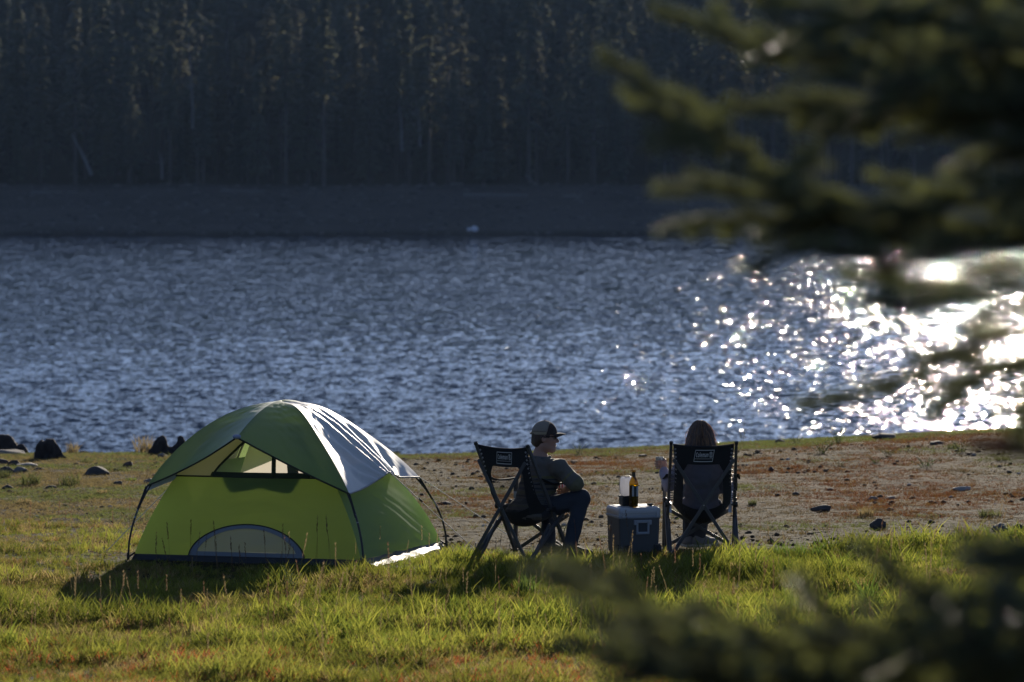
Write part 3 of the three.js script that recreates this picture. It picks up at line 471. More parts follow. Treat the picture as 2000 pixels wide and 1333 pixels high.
    part('back_brace', X(P(-0.262, 0.845, -0.285), P(0.272, 0.03, -0.315), 0.012), tubeMat, c); part('back_brace', X(P(0.262, 0.845, -0.285), P(-0.272, 0.03, -0.315), 0.030), tubeMat, c);
    part('rivet', new THREE.CylinderGeometry(0.006, 0.006, 0.03, 10).rotateX(Math.PI / 2).translate(0.0, 0.447, 0.325), steel, c);
    part('front_brace', X(P(-0.275, 0.36, 0.27), P(0.290, 0.03, 0.285), 0.010), tubeMat, c); part('front_brace', X(P(0.275, 0.36, 0.27), P(-0.290, 0.03, 0.285), -0.010), tubeMat, c);
    // the sling: top band, side strips, see-through back, bucket seat
    const bandEnd = 0.150, netEnd = 0.46, side = 0.70;
    const corner = (u) => bandEnd - 0.030 * smooth(0.0, 0.72, 1 - Math.abs(u)) * 0 + 0.055 * smooth(0.52, side + 0.02, Math.abs(u));
    const band = part('headband', merge([patch((u, v) => sling(u * 2 - 1, lerp(0, corner(u * 2 - 1), v)), 36, 8), patch((u, v) => { const q = sling(u * 2 - 1, lerp(0, bandEnd, v)); q.z -= 0.012; return q; }, 24, 4), tube([...Array(13)].map((_, i) => sling(i / 6 - 1, 0).add(V(0, 0.002, -0.006))), 0.011, 8)]), cloth, c);
    const mark = part('logo', patch((u, v) => { const q = sling(lerp(-0.355, 0.375, u), lerp(0.132, 0.022, v)); q.z += 0.0035; return q; }, 12, 4), badge, band);
    part('back_panel', patch((u, v) => { const uu = lerp(-side, side, u); return sling(uu, lerp(corner(uu), netEnd, v)); }, 24, 12), net, c);
    for (const s of [-1, 1]) part('side_strip', patch((u, v) => { const uu = s * lerp(side, 1, u); return sling(uu, lerp(corner(uu) - 0.001, netEnd + 0.01, v), 0.001); }, 6, 16), cloth, c);
    part('seat', patch((u, v) => { const q = sling(u * 2 - 1, lerp(netEnd, 1, v)); return q; }, 30, 30), cloth, c);
    const tails = []; for (const [x, v] of [[-0.17, 0.5], [0.18, 0.47]]) { const a = sling(x / 0.25, v); tails.push(tube([a, a.clone().add(V(0.006, -0.03, 0.01)), a.clone().add(V(0.020, -0.058, 0.012))], 0.0035, 5)); } part('cord_end', merge(tails), cloth, c);
    return c;
  }
  makeChair('black folding camp chair the man in the cap sits in', CHAIR_A, TURN_A);
  makeChair('black folding camp chair the woman with long hair sits in', CHAIR_B, TURN_B);
}

// ---------------------------------------------------------------- the cooler and what stands on it
const COOL = (() => { const p = at(1237, 1085, 33.05); p.y = groundY(p.x, p.z); return p; })(), COOL_TURN = 0.30;
const onCooler = (x, y, z) => V(x, y, z).applyAxisAngle(V(0, 1, 0), COOL_TURN).add(COOL);
{
  const c = thing('cooler', 'grey wheeled cooler with a pale grey lid between the two chairs', 'cooler', COOL, COOL_TURN); c.scale.set(0.84, 1, 0.84);
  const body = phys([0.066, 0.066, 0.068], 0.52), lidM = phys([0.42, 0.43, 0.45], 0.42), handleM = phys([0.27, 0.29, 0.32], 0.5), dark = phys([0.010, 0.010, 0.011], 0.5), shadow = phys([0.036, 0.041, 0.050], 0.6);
  const box = (w, h, d, r, x, y, z) => new RoundedBoxGeometry(w, h, d, 4, r).translate(x, y, z);
  // a body that narrows slightly towards the floor
  const bg = box(0.445, 0.325, 0.40, 0.022, 0, 0.195, 0), bp = bg.attributes.position; for (let i = 0; i < bp.count; i++) { const k = 1 - 0.05 * (0.36 - bp.getY(i)) / 0.33; bp.setX(i, bp.getX(i) * k); bp.setZ(i, bp.getZ(i) * k); } bg.computeVertexNormals();
  part('body', toFlat(bg), body, c);
  part('rim', box(0.458, 0.026, 0.412, 0.010, 0, 0.352, 0), handleM, c);
  const lid = part('lid', merge([box(0.462, 0.070, 0.416, 0.030, 0, 0.398, 0), box(0.452, 0.022, 0.406, 0.008, 0, 0.374, 0)]), lidM, c);
  part('lid_panel', merge([box(0.165, 0.010, 0.30, 0.005, -0.105, 0.4325, 0), box(0.165, 0.010, 0.30, 0.005, 0.105, 0.4325, 0)]), lidM, lid);
  const h = part('handle', merge([box(0.150, 0.026, 0.022, 0.006, 0.030, 0.312, 0.212), box(0.022, 0.110, 0.022, 0.006, -0.030, 0.258, 0.210), box(0.022, 0.110, 0.022, 0.006, 0.090, 0.258, 0.210), box(0.142, 0.022, 0.022, 0.006, 0.030, 0.212, 0.210), box(0.030, 0.042, 0.026, 0.006, -0.050, 0.304, 0.208), box(0.030, 0.042, 0.026, 0.006, 0.110, 0.304, 0.208)]), handleM, c);
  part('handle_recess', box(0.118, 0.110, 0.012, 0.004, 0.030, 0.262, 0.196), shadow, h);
  for (const x of [-0.18, 0.19]) part('latch', merge([box(0.020, 0.046, 0.012, 0.004, x, 0.372, 0.210)]), lidM, c);
  for (const s of [-1, 1]) { const w = part('wheel', new THREE.CylinderGeometry(0.058, 0.058, 0.040, 24).rotateZ(Math.PI / 2).translate(s * 0.215, 0.058, 0.150), dark, c); part('hub', new THREE.CylinderGeometry(0.030, 0.030, 0.046, 16).rotateZ(Math.PI / 2).translate(s * 0.215, 0.058, 0.150), body, w); }
  part('wheel_well', merge([box(0.060, 0.070, 0.03, 0.008, -0.135, 0.075, 0.190), box(0.060, 0.070, 0.03, 0.008, 0.185, 0.075, 0.190)]), dark, c);
  for (const s of [-1, 1]) part('foot', box(0.07, 0.05, 0.06, 0.012, s * 0.16, 0.022, -0.15), dark, c);
  part('skid', box(0.36, 0.05, 0.05, 0.012, 0, 0.030, 0.165), dark, c);

  // wine bottle
  const b = thing('wine_bottle', 'amber green wine bottle with a pale label on the cooler lid', 'bottle', onCooler(-0.046, 0.4378, 0.140), 0.35); b.scale.setScalar(1.05);
  const lathe = (pts, n = 32) => new THREE.LatheGeometry(pts.map(([x, y]) => new THREE.Vector2(x, y)), n);
  const glass = phys([0.66, 0.47, 0.015], 0.06, { transmission: 1, thickness: 0, ior: 1.5 }), wine = phys([0.010, 0.004, 0.003], 0.15);
  part('glass', lathe([[0, 0.002], [0.034, 0.0], [0.0375, 0.006], [0.0375, 0.190], [0.035, 0.208], [0.024, 0.232], [0.0155, 0.248], [0.0145, 0.262], [0.0140, 0.286], [0.0165, 0.288], [0.0165, 0.300], [0.0140, 0.303], [0.0118, 0.303]]), glass, b);
  part('wine', lathe([[0, 0.006], [0.035, 0.004], [0.0370, 0.010], [0.0370, 0.176], [0, 0.176]]), wine, b);
  const paper = part('label', patch((u, v) => { const a = lerp(-0.72, 1.95, u) + Math.PI * 0; return V(Math.sin(a) * 0.0383, lerp(0.088, 0.172, v), Math.cos(a) * 0.0383); }, 24, 1), std([0.42, 0.43, 0.45], 0.7), b);
  part('foil', lathe([[0.0150, 0.246], [0.0152, 0.262], [0.0146, 0.285]], 20), phys([0.03, 0.025, 0.01], 0.4), b);
  part('label_strip', patch((u, v) => { const a = lerp(-0.30, 0.28, u); return V(Math.sin(a) * 0.0388, lerp(0.088, 0.172, v), Math.cos(a) * 0.0388); }, 8, 1), std([0.03, 0.035, 0.035], 0.8), paper);

  // lantern
  const l = thing('lantern', 'white camping lantern with a dark base behind the wine bottle', 'lantern', onCooler(-0.062, 0.4378, 0.015), 0.3);
  const globe = phys([0.80, 0.80, 0.83], 1, { transmission: 0.6, thickness: 0 });
  const rr = (w, h, d, r, y) => new RoundedBoxGeometry(w, h, d, 5, r).translate(0, y, 0);
  part('base', merge([rr(0.118, 0.085, 0.118, 0.018, 0.0425), rr(0.122, 0.016, 0.122, 0.007, 0.080)]), dark, l);
  part('globe', rr(0.112, 0.162, 0.112, 0.024, 0.166), globe, l);
  part('cap', merge([rr(0.040, 0.012, 0.030, 0.004, 0.250)]), dark, l);
  const hw = 0.062; part('handle', tube([V(-hw, 0.10, 0.0), V(-hw - 0.002, 0.18, -0.01), V(-hw * 0.8, 0.245, -0.02), V(0, 0.252, -0.03), V(hw * 0.8, 0.245, -0.02), V(hw + 0.002, 0.18, -0.01), V(hw, 0.10, 0)], 0.003, 6), phys([0.35, 0.35, 0.36], 0.4), l);

  const lighter = thing('bottle_stopper', 'small dark stopper lying on the cooler lid right of the bottle', 'stopper', onCooler(0.115, 0.4378, 0.10), 0.5);
  part('stopper', new THREE.CylinderGeometry(0.011, 0.013, 0.045, 14).rotateZ(Math.PI / 2).translate(0, 0.012, 0), dark, lighter);
}
function toFlat(g) { return g; }
// ---------------------------------------------------------------- people: smooth bodies meshed from distance fields
function surfaceNet(f, lo, hi, cell) {
  const nx = Math.ceil((hi.x - lo.x) / cell) + 1, ny = Math.ceil((hi.y - lo.y) / cell) + 1, nz = Math.ceil((hi.z - lo.z) / cell) + 1;
  const F = new Float32Array(nx * ny * nz), id = (i, j, k) => (k * ny + j) * nx + i;
  for (let k = 0; k < nz; k++) for (let j = 0; j < ny; j++) for (let i = 0; i < nx; i++) F[id(i, j, k)] = f(lo.x + i * cell, lo.y + j * cell, lo.z + k * cell);
  const pos = [], ix = [], vert = new Int32Array(nx * ny * nz).fill(-1);
  for (let k = 0; k < nz - 1; k++) for (let j = 0; j < ny - 1; j++) for (let i = 0; i < nx - 1; i++) {
    let x = 0, y = 0, z = 0, n = 0;
    const c = (a, b, e) => F[id(i + a, j + b, k + e)];
    const E = (a, b, e, p, q, r) => { const u = c(a, b, e), v = c(p, q, r); if ((u < 0) !== (v < 0)) { const t = u / (u - v); x += a + (p - a) * t; y += b + (q - b) * t; z += e + (r - e) * t; n++; } };
    E(0,0,0,1,0,0);E(0,1,0,1,1,0);E(0,0,1,1,0,1);E(0,1,1,1,1,1);E(0,0,0,0,1,0);E(1,0,0,1,1,0);E(0,0,1,0,1,1);E(1,0,1,1,1,1);E(0,0,0,0,0,1);E(1,0,0,1,0,1);E(0,1,0,0,1,1);E(1,1,0,1,1,1);
    if (n) { vert[id(i, j, k)] = pos.length / 3; pos.push(lo.x + (i + x / n) * cell, lo.y + (j + y / n) * cell, lo.z + (k + z / n) * cell); }
  }
  const quad = (a, b, c, d, flip) => { if (a < 0 || b < 0 || c < 0 || d < 0) return; flip ? ix.push(a, c, b, a, d, c) : ix.push(a, b, c, a, c, d); };
  for (let k = 1; k < nz - 1; k++) for (let j = 1; j < ny - 1; j++) for (let i = 1; i < nx - 1; i++) {
    const s = F[id(i, j, k)] < 0;
    if (s !== F[id(i + 1, j, k)] < 0) quad(vert[id(i, j, k)], vert[id(i, j - 1, k)], vert[id(i, j - 1, k - 1)], vert[id(i, j, k - 1)], s);
    if (s !== F[id(i, j + 1, k)] < 0) quad(vert[id(i, j, k)], vert[id(i, j, k - 1)], vert[id(i - 1, j, k - 1)], vert[id(i - 1, j, k)], s);
    if (s !== F[id(i, j, k + 1)] < 0) quad(vert[id(i, j, k)], vert[id(i - 1, j, k)], vert[id(i - 1, j - 1, k)], vert[id(i, j - 1, k)], s);
  }
  const g = new THREE.BufferGeometry(); g.setAttribute('position', new THREE.Float32BufferAttribute(pos, 3)); g.setIndex(ix); g.computeVertexNormals();
  // make the faces look outwards
  const q = 1e-3; let out = 0; for (let t = 0; t < ix.length; t += 3 * 37) { const a = ix[t] * 3, x = pos[a], y = pos[a + 1], z = pos[a + 2], N = g.attributes.normal, m = ix[t]; out += (f(x + N.getX(m) * 0.004, y + N.getY(m) * 0.004, z + N.getZ(m) * 0.004) - f(x - N.getX(m) * 0.004, y - N.getY(m) * 0.004, z - N.getZ(m) * 0.004)) > 0 ? 1 : -1; }
  if (out < 0) { for (let t = 0; t < ix.length; t += 3) { const a = ix[t]; ix[t] = ix[t + 1]; ix[t + 1] = a; } g.setIndex(ix); g.computeVertexNormals(); }
  const uv = new Float32Array(pos.length / 3 * 2); for (let i = 0; i < uv.length / 2; i++) { uv[2 * i] = pos[3 * i] + pos[3 * i + 2] * 0.7; uv[2 * i + 1] = pos[3 * i + 1]; } g.setAttribute('uv', new THREE.BufferAttribute(uv, 2));
  return g;
}
const cap3 = (a, b, ra, rb) => { const dx = b.x - a.x, dy = b.y - a.y, dz = b.z - a.z, l2 = dx * dx + dy * dy + dz * dz + 1e-9; return (x, y, z) => { const t = Math.min(1, Math.max(0, ((x - a.x) * dx + (y - a.y) * dy + (z - a.z) * dz) / l2)); return Math.hypot(x - a.x - dx * t, y - a.y - dy * t, z - a.z - dz * t) - (ra + (rb - ra) * t); }; };
const ell3 = (c, rx, ry, rz, turn = 0) => { const cs = Math.cos(turn), sn = Math.sin(turn), m = Math.min(rx, ry, rz); return (x, y, z) => { const dx = x - c.x, dz = z - c.z, u = (dx * cs - dz * sn) / rx, w = (dx * sn + dz * cs) / rz, v = (y - c.y) / ry, k = Math.hypot(u, v, w); return (k - 1) * m * (k > 1 ? 1 : 1) * lerp(1, 1.35, 0); }; };
const smin = (a, b, k) => { const h = Math.max(k - Math.abs(a - b), 0) / k; return Math.min(a, b) - h * h * k * 0.25; };
const blend = (list, k) => (x, y, z) => { let d = 1e3; for (const f of list) d = smin(d, f(x, y, z), k); return d; };
const bounds = (pts, pad) => { const b = new THREE.Box3().setFromPoints(pts); b.min.addScalar(-pad); b.max.addScalar(pad); return [b.min, b.max]; };

// a head in its own axes: x the way the face looks, y up, z to the left
function headField() {
  const a = blend([ell3(V(-0.014, 0.036, 0), 0.096, 0.098, 0.076), ell3(V(0.030, -0.030, 0), 0.060, 0.088, 0.058), cap3(V(-0.01, -0.070, 0.040), V(0.058, -0.098, 0.016), 0.020, 0.018), cap3(V(-0.01, -0.070, -0.040), V(0.058, -0.098, -0.016), 0.020, 0.018), cap3(V(0.066, -0.100, -0.008), V(0.066, -0.100, 0.008), 0.020, 0.020)], 0.030);
  const b = blend([a, cap3(V(0.078, 0.030, -0.030), V(0.078, 0.030, 0.030), 0.012, 0.012), cap3(V(0.082, 0.014, 0), V(0.106, -0.022, 0), 0.008, 0.012), ell3(V(0.096, -0.028, 0.0), 0.014, 0.009, 0.017), ell3(V(0.084, -0.058, 0), 0.012, 0.007, 0.022), ell3(V(0.081, -0.071, 0), 0.012, 0.008, 0.020), ell3(V(0.052, -0.020, 0.040), 0.024, 0.026, 0.018), ell3(V(0.052, -0.020, -0.040), 0.024, 0.026, 0.018)], 0.012);
  const ears = blend([ell3(V(-0.008, -0.006, 0.078), 0.021, 0.033, 0.010, 0.25), ell3(V(-0.008, -0.006, -0.078), 0.021, 0.033, 0.010, -0.25)], 0.004), bowl = blend([ell3(V(-0.004, -0.002, 0.088), 0.011, 0.018, 0.008), ell3(V(-0.004, -0.002, -0.088), 0.011, 0.018, 0.008)], 0.004);
  const eyes = blend([ell3(V(0.078, 0.008, 0.032), 0.017, 0.011, 0.017), ell3(V(0.078, 0.008, -0.032), 0.017, 0.011, 0.017)], 0.004), mouth = ell3(V(0.098, -0.0645, 0), 0.014, 0.0022, 0.022);
  const neck = cap3(V(-0.022, -0.06, 0), V(-0.050, -0.175, 0), 0.053, 0.058);
  return (x, y, z) => { let d = b(x, y, z); d = Math.max(d, -eyes(x, y, z) * 0.8); d = Math.max(d, -mouth(x, y, z)); d = smin(d, Math.max(ears(x, y, z), -bowl(x, y, z)), 0.006); return smin(d, neck(x, y, z), 0.03); };
}
const eyeBalls = () => [0.031, -0.031].map((z) => new THREE.SphereGeometry(0.0115, 14, 10).translate(0.0705, 0.008, z));
// a hand whose fingers close round an upright cylinder of radius rc at c; from says from which side the wrist comes
function gripHand(wrist, c, rc, from, turn, up = 0) {
  const list = [], on = (a, y, r) => V(c.x + Math.cos(a) * r, c.y + y, c.z + Math.sin(a) * r), pts = [];
  const palmA = from, p0 = on(palmA, 0.018, rc + 0.016), p1 = on(palmA, -0.030, rc + 0.016);
  list.push(cap3(p0, p1, 0.0165, 0.0165), cap3(on(palmA + turn * 0.5, 0.020, rc + 0.013), on(palmA + turn * 0.5, -0.030, rc + 0.013), 0.014, 0.013), cap3(wrist, p0.clone().lerp(p1, 0.5), 0.025, 0.021));
  const len = [1.62, 1.85, 1.74, 1.42], rad = [0.0088, 0.0092, 0.0088, 0.0078];
  const base = blend(list, 0.014), fing = [];
  len.forEach((L, i) => { const y = 0.027 - i * 0.0205, seg = [0.55, 0.55 + L * 0.36, 0.55 + L * 0.64, 0.55 + L * 0.86].map((a, s) => on(palmA + turn * a, y - s * 0.0012, rc + rad[i] * 0.95 + (s === 1 ? 0.004 : 0))); fing.push(blend([cap3(seg[0], seg[1], rad[i] * 1.08, rad[i]), cap3(seg[1], seg[2], rad[i], rad[i] * 0.94), cap3(seg[2], seg[3], rad[i] * 0.94, rad[i] * 0.8)], 0.003)); pts.push(...seg); });
  const th = [on(palmA - turn * 0.15, 0.0, rc + 0.020), on(palmA - turn * 0.65, 0.030, rc + 0.013), on(palmA - turn * 1.15, 0.042, rc + 0.009)];
  fing.push(blend([cap3(th[0], th[1], 0.0135, 0.0102), cap3(th[1], th[2], 0.0102, 0.0085)], 0.004)); pts.push(...th, wrist, p0, p1);
  const f = (x, y, z) => { let d = base(x, y, z); for (const g of fing) d = smin(d, g(x, y, z), 0.0045); return d; };
  const [lo, hi] = bounds(pts, 0.032); return surfaceNet(f, lo, hi, 0.0032);
}
// a relaxed hand: along = towards the fingertips, down = the way the palm looks, side = towards the thumb
function restHand(wrist, along, down, side, curl = 0.5) {
  along.normalize(); down.normalize(); side.normalize();
  const P = (a, s, d) => wrist.clone().addScaledVector(along, a).addScaledVector(side, s).addScaledVector(down, d), list = [], fing = [], pts = [wrist];
  list.push(cap3(P(0, 0.0, 0), P(0.03, 0, 0), 0.024, 0.022)); for (let i = 0; i < 4; i++) { const s = 0.028 - i * 0.019; list.push(cap3(P(0.022, s * 0.7, 0), P(0.086 - 0.005 * Math.abs(i - 1), s, 0), 0.014, 0.0115)); }
  [0.070, 0.080, 0.074, 0.058].forEach((L, i) => { const s = 0.029 - i * 0.0195, b = 0.084 - 0.005 * Math.abs(i - 1), r = [0.0088, 0.0092, 0.0088, 0.0078][i]; let a = 0.15 + curl * 0.3, p = P(b, s, 0), x = b, d = 0; const seg = [p]; for (const k of [0.45, 0.31, 0.24]) { x += Math.cos(a) * L * k * 1.02; d += Math.sin(a) * L * k; a += curl * 0.75; seg.push(P(x, s * (1 + 0.06 * k), d)); } fing.push(blend([cap3(seg[0], seg[1], r * 1.06, r), cap3(seg[1], seg[2], r, r * 0.93), cap3(seg[2], seg[3], r * 0.93, r * 0.8)], 0.003)); pts.push(...seg); });
  const th = [P(0.022, 0.022, 0.006), P(0.052, 0.048, 0.016), P(0.082, 0.055, 0.024)]; fing.push(blend([cap3(th[0], th[1], 0.0145, 0.0105), cap3(th[1], th[2], 0.0105, 0.0085)], 0.005)); pts.push(...th);
  const base = blend(list, 0.016), f = (x, y, z) => { let d = base(x, y, z); for (const g of fing) d = smin(d, g(x, y, z), 0.005); return d; };
  const [lo, hi] = bounds(pts, 0.032); return surfaceNet(f, lo, hi, 0.0034);
}
function shoe(ankle, toe, sole = 0.03) {              // a low shoe with a sole; ankle above, toe the direction on the ground
  const t = toe.clone().setY(0).normalize(), P = (a, y) => V(ankle.x + t.x * a, y, ankle.z + t.z * a), b = ankle.y - 0.085;
  const up = blend([cap3(P(-0.035, b + 0.045), P(0.06, b + 0.050), 0.043, 0.044), cap3(P(0.06, b + 0.045), P(0.175, b + 0.036), 0.044, 0.034), cap3(ankle, P(-0.01, b + 0.05), 0.044, 0.046)], 0.035);
  const so = blend([cap3(P(-0.04, b + 0.016), P(0.06, b + 0.014), 0.043, 0.044), cap3(P(0.06, b + 0.014), P(0.180, b + 0.014), 0.046, 0.038)], 0.03);
  const [lo, hi] = bounds([P(-0.04, b), P(0.18, b), ankle.clone().add(V(0, 0.03, 0))], 0.06);
  return [surfaceNet((x, y, z) => Math.max(up(x, y, z), b + 0.024 - y, y - ankle.y - 0.03), lo, hi, 0.006), surfaceNet((x, y, z) => Math.max(so(x, y, z), y - b - 0.027, b - y), lo, hi, 0.006)];
}
const wrinkle = (amp, f, seed) => (x, y, z) => amp * (noise3(x * f + seed, y * f * 1.6, z * f) - 0.5) * 2;

const skin = phys([0.36, 0.205, 0.145], 0.55), jeans = std([0.023, 0.028, 0.041], 0.9), hairDark = phys([0.050, 0.030, 0.020], 0.55), eyeM = phys([0.5, 0.5, 0.48], 0.2);
{ // -------------------------------------------------------------- the man in the cap
  const T = thing('person', 'man in a trucker cap and striped grey shirt seated in profile in the left chair', 'person', CHAIR_A, TURN_A);
  const L = (px, py, d) => at(px, py, d).sub(CHAIR_A).applyAxisAngle(V(0, 1, 0), -TURN_A);
  const pelvis = V(0.035, 0.405, 0.01), waist = L(1044, 968, 32.86), chest = L(1056, 934, 32.87), neck0 = L(1058, 900, 32.90);
  const shR = L(1093, 915, 32.74), shL = L(1040, 909, 33.04), elR = L(1124, 945, 32.70), elL = L(1060, 962, 33.24), canAt = L(1096, 960, 33.10), wrR = L(1104, 957, 33.02), wrL = V(-0.10, 0.57, -0.38);
  const hipR = V(0.11, 0.405, -0.03), hipL = V(-0.08, 0.405, -0.03), knR = L(1136, 974, 32.74), knL = V(-0.09, 0.505, -0.46), anR = L(1112, 1071, 32.62), anL = L(1072, 1066, 32.86);
  const yaw = Math.atan2(shR.z - shL.z, shR.x - shL.x);
  const torso = (o) => [ell3(chest, 0.168 + o, 0.165 + o, 0.118 + o, yaw), ell3(waist, 0.150 + o, 0.13 + o, 0.118 + o, yaw * 0.6), ell3(pelvis, 0.165 + o, 0.105 + o, 0.135 + o), cap3(shL, shR, 0.062 + o, 0.062 + o), cap3(chest, neck0, 0.10 + o, 0.062 + o)];
  const armR = (o) => [cap3(shR, elR, 0.058 + o, 0.047 + o)], armL = (o) => [cap3(shL, elL, 0.058 + o, 0.047 + o)];
  const fore = (o) => [cap3(elR, wrR, 0.042 + o, 0.028 + o), cap3(elL, wrL, 0.042 + o, 0.028 + o)];
  const legs = (o, k = 1) => [cap3(hipR, knR, 0.086 + o, 0.062 + o), cap3(knR, anR, 0.058 + o, 0.044 * k + o), cap3(hipL, knL, 0.086 + o, 0.062 + o), cap3(knL, anL, 0.058 + o, 0.044 * k + o)];
  const [lo, hi] = bounds([pelvis, chest, neck0, shR, shL, elR, elL, wrL, wrR, knR, knL, anR, anL], 0.14);
  const all = blend([...torso(0), ...armR(0), ...armL(0), ...fore(0), ...legs(0, 0.8)], 0.035);
  // head: the face looks to the right of the picture
  const headC = L(1066, 855, 32.92), face = V(0.992, -0.075, 0.10).applyAxisAngle(V(0, 1, 0), -TURN_A).normalize(), hu = V(0, 1, 0).addScaledVector(face, -face.y).normalize(), hs = new THREE.Vector3().crossVectors(face, hu).multiplyScalar(1);
  const HM = new THREE.Matrix4().makeBasis(face, hu, hs).setPosition(headC), hf = headField();
  const put = (g) => g.applyMatrix4(HM);
  const head = surfaceNet(hf, V(-0.125, -0.20, -0.105), V(0.135, 0.15, 0.105), 0.0036);
  const neckTop = V(-0.040, -0.14, 0).applyMatrix4(HM), neckField = cap3(neckTop, neck0.clone().add(V(0, -0.03, 0)), 0.058, 0.066);
  const body = part('body', merge([surfaceNet(blend([all, neckField], 0.03), lo, V(hi.x, neckTop.y + 0.06, hi.z), 0.012), put(head), gripHand(wrR, canAt, 0.034, -0.2, 1), restHand(wrL, V(0.15, -0.25, -1), V(0, -1, 0.2), V(1, 0, 0.1), 0.5)]), skin, T);
  part('eye', put(eyeBalls()[0]), eyeM, T); part('eye', put(eyeBalls()[1]), eyeM, T);
  // striped shirt
  const c = document.createElement('canvas'); c.width = 16; c.height = 512; const g = c.getContext('2d'); g.fillStyle = '#5c5852'; g.fillRect(0, 0, 16, 512);
  for (const [y, h, col] of [[150, 20, '#6a6644'], [176, 6, '#33343a'], [190, 8, '#5c5a4c'], [206, 16, '#2f3138'], [230, 6, '#5a5850'], [244, 18, '#35363d'], [272, 26, '#5f5c45'], [306, 10, '#34353b'], [330, 40, '#474640'], [380, 12, '#62604a'], [420, 30, '#3a3a3e']]) { g.fillStyle = col; g.fillRect(0, y, 16, h); }
  const stripes = new THREE.CanvasTexture(c); stripes.colorSpace = THREE.SRGBColorSpace;
  const shirtMat = new THREE.MeshPhysicalMaterial({ map: stripes, roughness: 0.85, sheen: 1, sheenRoughness: 0.35, sheenColor: new THREE.Color().setRGB(0.9, 0.86, 0.75), side: THREE.DoubleSide });
  const sleeveR = elR.clone().lerp(wrR, 0.10), sleeveL = elL.clone().lerp(wrL, 0.10), wr = (x, y, z) => 0.010 * (noise3(x * 13 + y * 7, y * 20 - x * 9, z * 13) - 0.5) * 2 + 0.005 * (noise3(x * 34, y * 44 + x * 20, z * 34 + 3) - 0.5) * 2;
  const shirtF = blend([...torso(0.014), ...armR(0.020), ...armL(0.020), cap3(elR, sleeveR, 0.062, 0.060), cap3(elL, sleeveL, 0.062, 0.060)], 0.03);
  const nl = neck0.clone().add(V(0, 0.035, 0)), nk = cap3(nl, nl.clone().add(V(0, 0.3, 0)), 0.066, 0.20);
  const shirt = surfaceNet((x, y, z) => Math.max(shirtF(x, y, z) + wr(x, y, z), -nk(x, y, z), 0.33 - y), lo, hi, 0.0105);
  { const p = shirt.attributes.position, u = shirt.attributes.uv, ax = V(0, 0, 0); for (let i = 0; i < p.count; i++) { const x = p.getX(i), y = p.getY(i), z = p.getZ(i); const q = V(x, y, z); const da = Math.min(armR(0)[0](x, y, z), 9), dt = ell3(chest, 0.168, 0.165, 0.118, yaw)(x, y, z); let v = (neck0.y + 0.04 - y) / 0.55; if (da < dt && da < 0.05) { const t = q.clone().sub(shR).dot(elR.clone().sub(shR)) / elR.distanceToSquared(shR); v = t < 0.5 ? 0.16 : t < 0.62 ? 0.31 : t < 0.92 ? 0.10 : 0.55; } u.setXY(i, x, 1 - v); } }
  const sh = part('shirt', shirt, shirtMat, T);
  part('collar', put(new THREE.TorusGeometry(0.066, 0.012, 8, 28).rotateX(Math.PI / 2).scale(1, 1.2, 1)).translate(neck0.x - headC.x + 0.0, neck0.y + 0.025 - headC.y, neck0.z - headC.z), std([0.085, 0.085, 0.09], 0.9), sh);
  const jw = wrinkle(0.005, 16, 9), jf = blend([...legs(0.012, 1.08), ell3(pelvis, 0.172, 0.112, 0.142)], 0.035);
  part('jeans', surfaceNet((x, y, z) => Math.max(jf(x, y, z) + jw(x, y, z), anR.y - 0.02 - y), lo, hi, 0.0115), jeans, T);
  for (const [an, dir] of [[anR, V(0.55, 0, -0.6)], [anL, V(0.2, 0, -1)]]) { const [u, s] = shoe(an, dir); const m = part('shoe', u, std([0.06, 0.045, 0.035], 0.8), T); part('sole', s, std([0.12, 0.11, 0.10], 0.8), m); }
  // hair below the cap, cap, sunglasses
  const hairF = blend([ell3(V(-0.022, 0.020, 0), 0.104, 0.105, 0.084), ell3(V(-0.075, -0.045, 0), 0.042, 0.045, 0.062)], 0.03), hn = wrinkle(0.005, 60, 5);
  part('hair', put(surfaceNet((x, y, z) => Math.max(hairF(x, y, z) + hn(x, y * 0.4, z), x - 0.020 - (y > 0.0 ? 0.02 : -0.030), -0.088 - y + 0.25 * (x + 0.06), y - 0.055), V(-0.14, -0.12, -0.11), V(0.07, 0.09, 0.11), 0.0045)), hairDark, T);
  const tilt = (g) => put(g.rotateZ(0.08)), dome = (x, y, z) => Math.max(ell3(V(-0.012, 0.036, 0), 0.112, 0.110, 0.090)(x, y, z), -ell3(V(-0.012, 0.033, 0), 0.107, 0.106, 0.085)(x, y, z), 0.030 - y - 0.0 * x);
  const capBack = std([0.25, 0.21, 0.165], 0.95), capDark = std([0.040, 0.026, 0.022], 0.9), capTan = std([0.31, 0.255, 0.17], 0.95);
  const cg = (f) => tilt(surfaceNet((x, y, z) => Math.max(dome(x, y, z), f(x, y, z)), V(-0.14, 0.0, -0.11), V(0.13, 0.17, 0.11), 0.0028));
  const cap = part('cap', cg((x, y, z) => Math.max(x - 0.030 - 0.25 * (y - 0.1), 0.056 - y)), capBack, T);
  part('front_panel', cg((x, y, z) => 0.032 + 0.25 * (y - 0.1) - x), capDark, cap);
  part('band', cg((x, y, z) => Math.max(x - 0.030 - 0.25 * (y - 0.1), y - 0.054)), capTan, cap);
  part('brim', tilt(patch((u, v) => { const a = lerp(-1.15, 1.15, u), r = lerp(0, 0.078, v), s = Math.cos(a); return V(0.088 * Math.cos(a * 0.98) + 0.004 + r * (0.45 + 0.55 * s), 0.036 - 0.30 * r - 0.018 * (a * a) * v + 0.018 * Math.sin(v * 2), Math.sin(a) * 0.086); }, 24, 8)), capDark, cap);
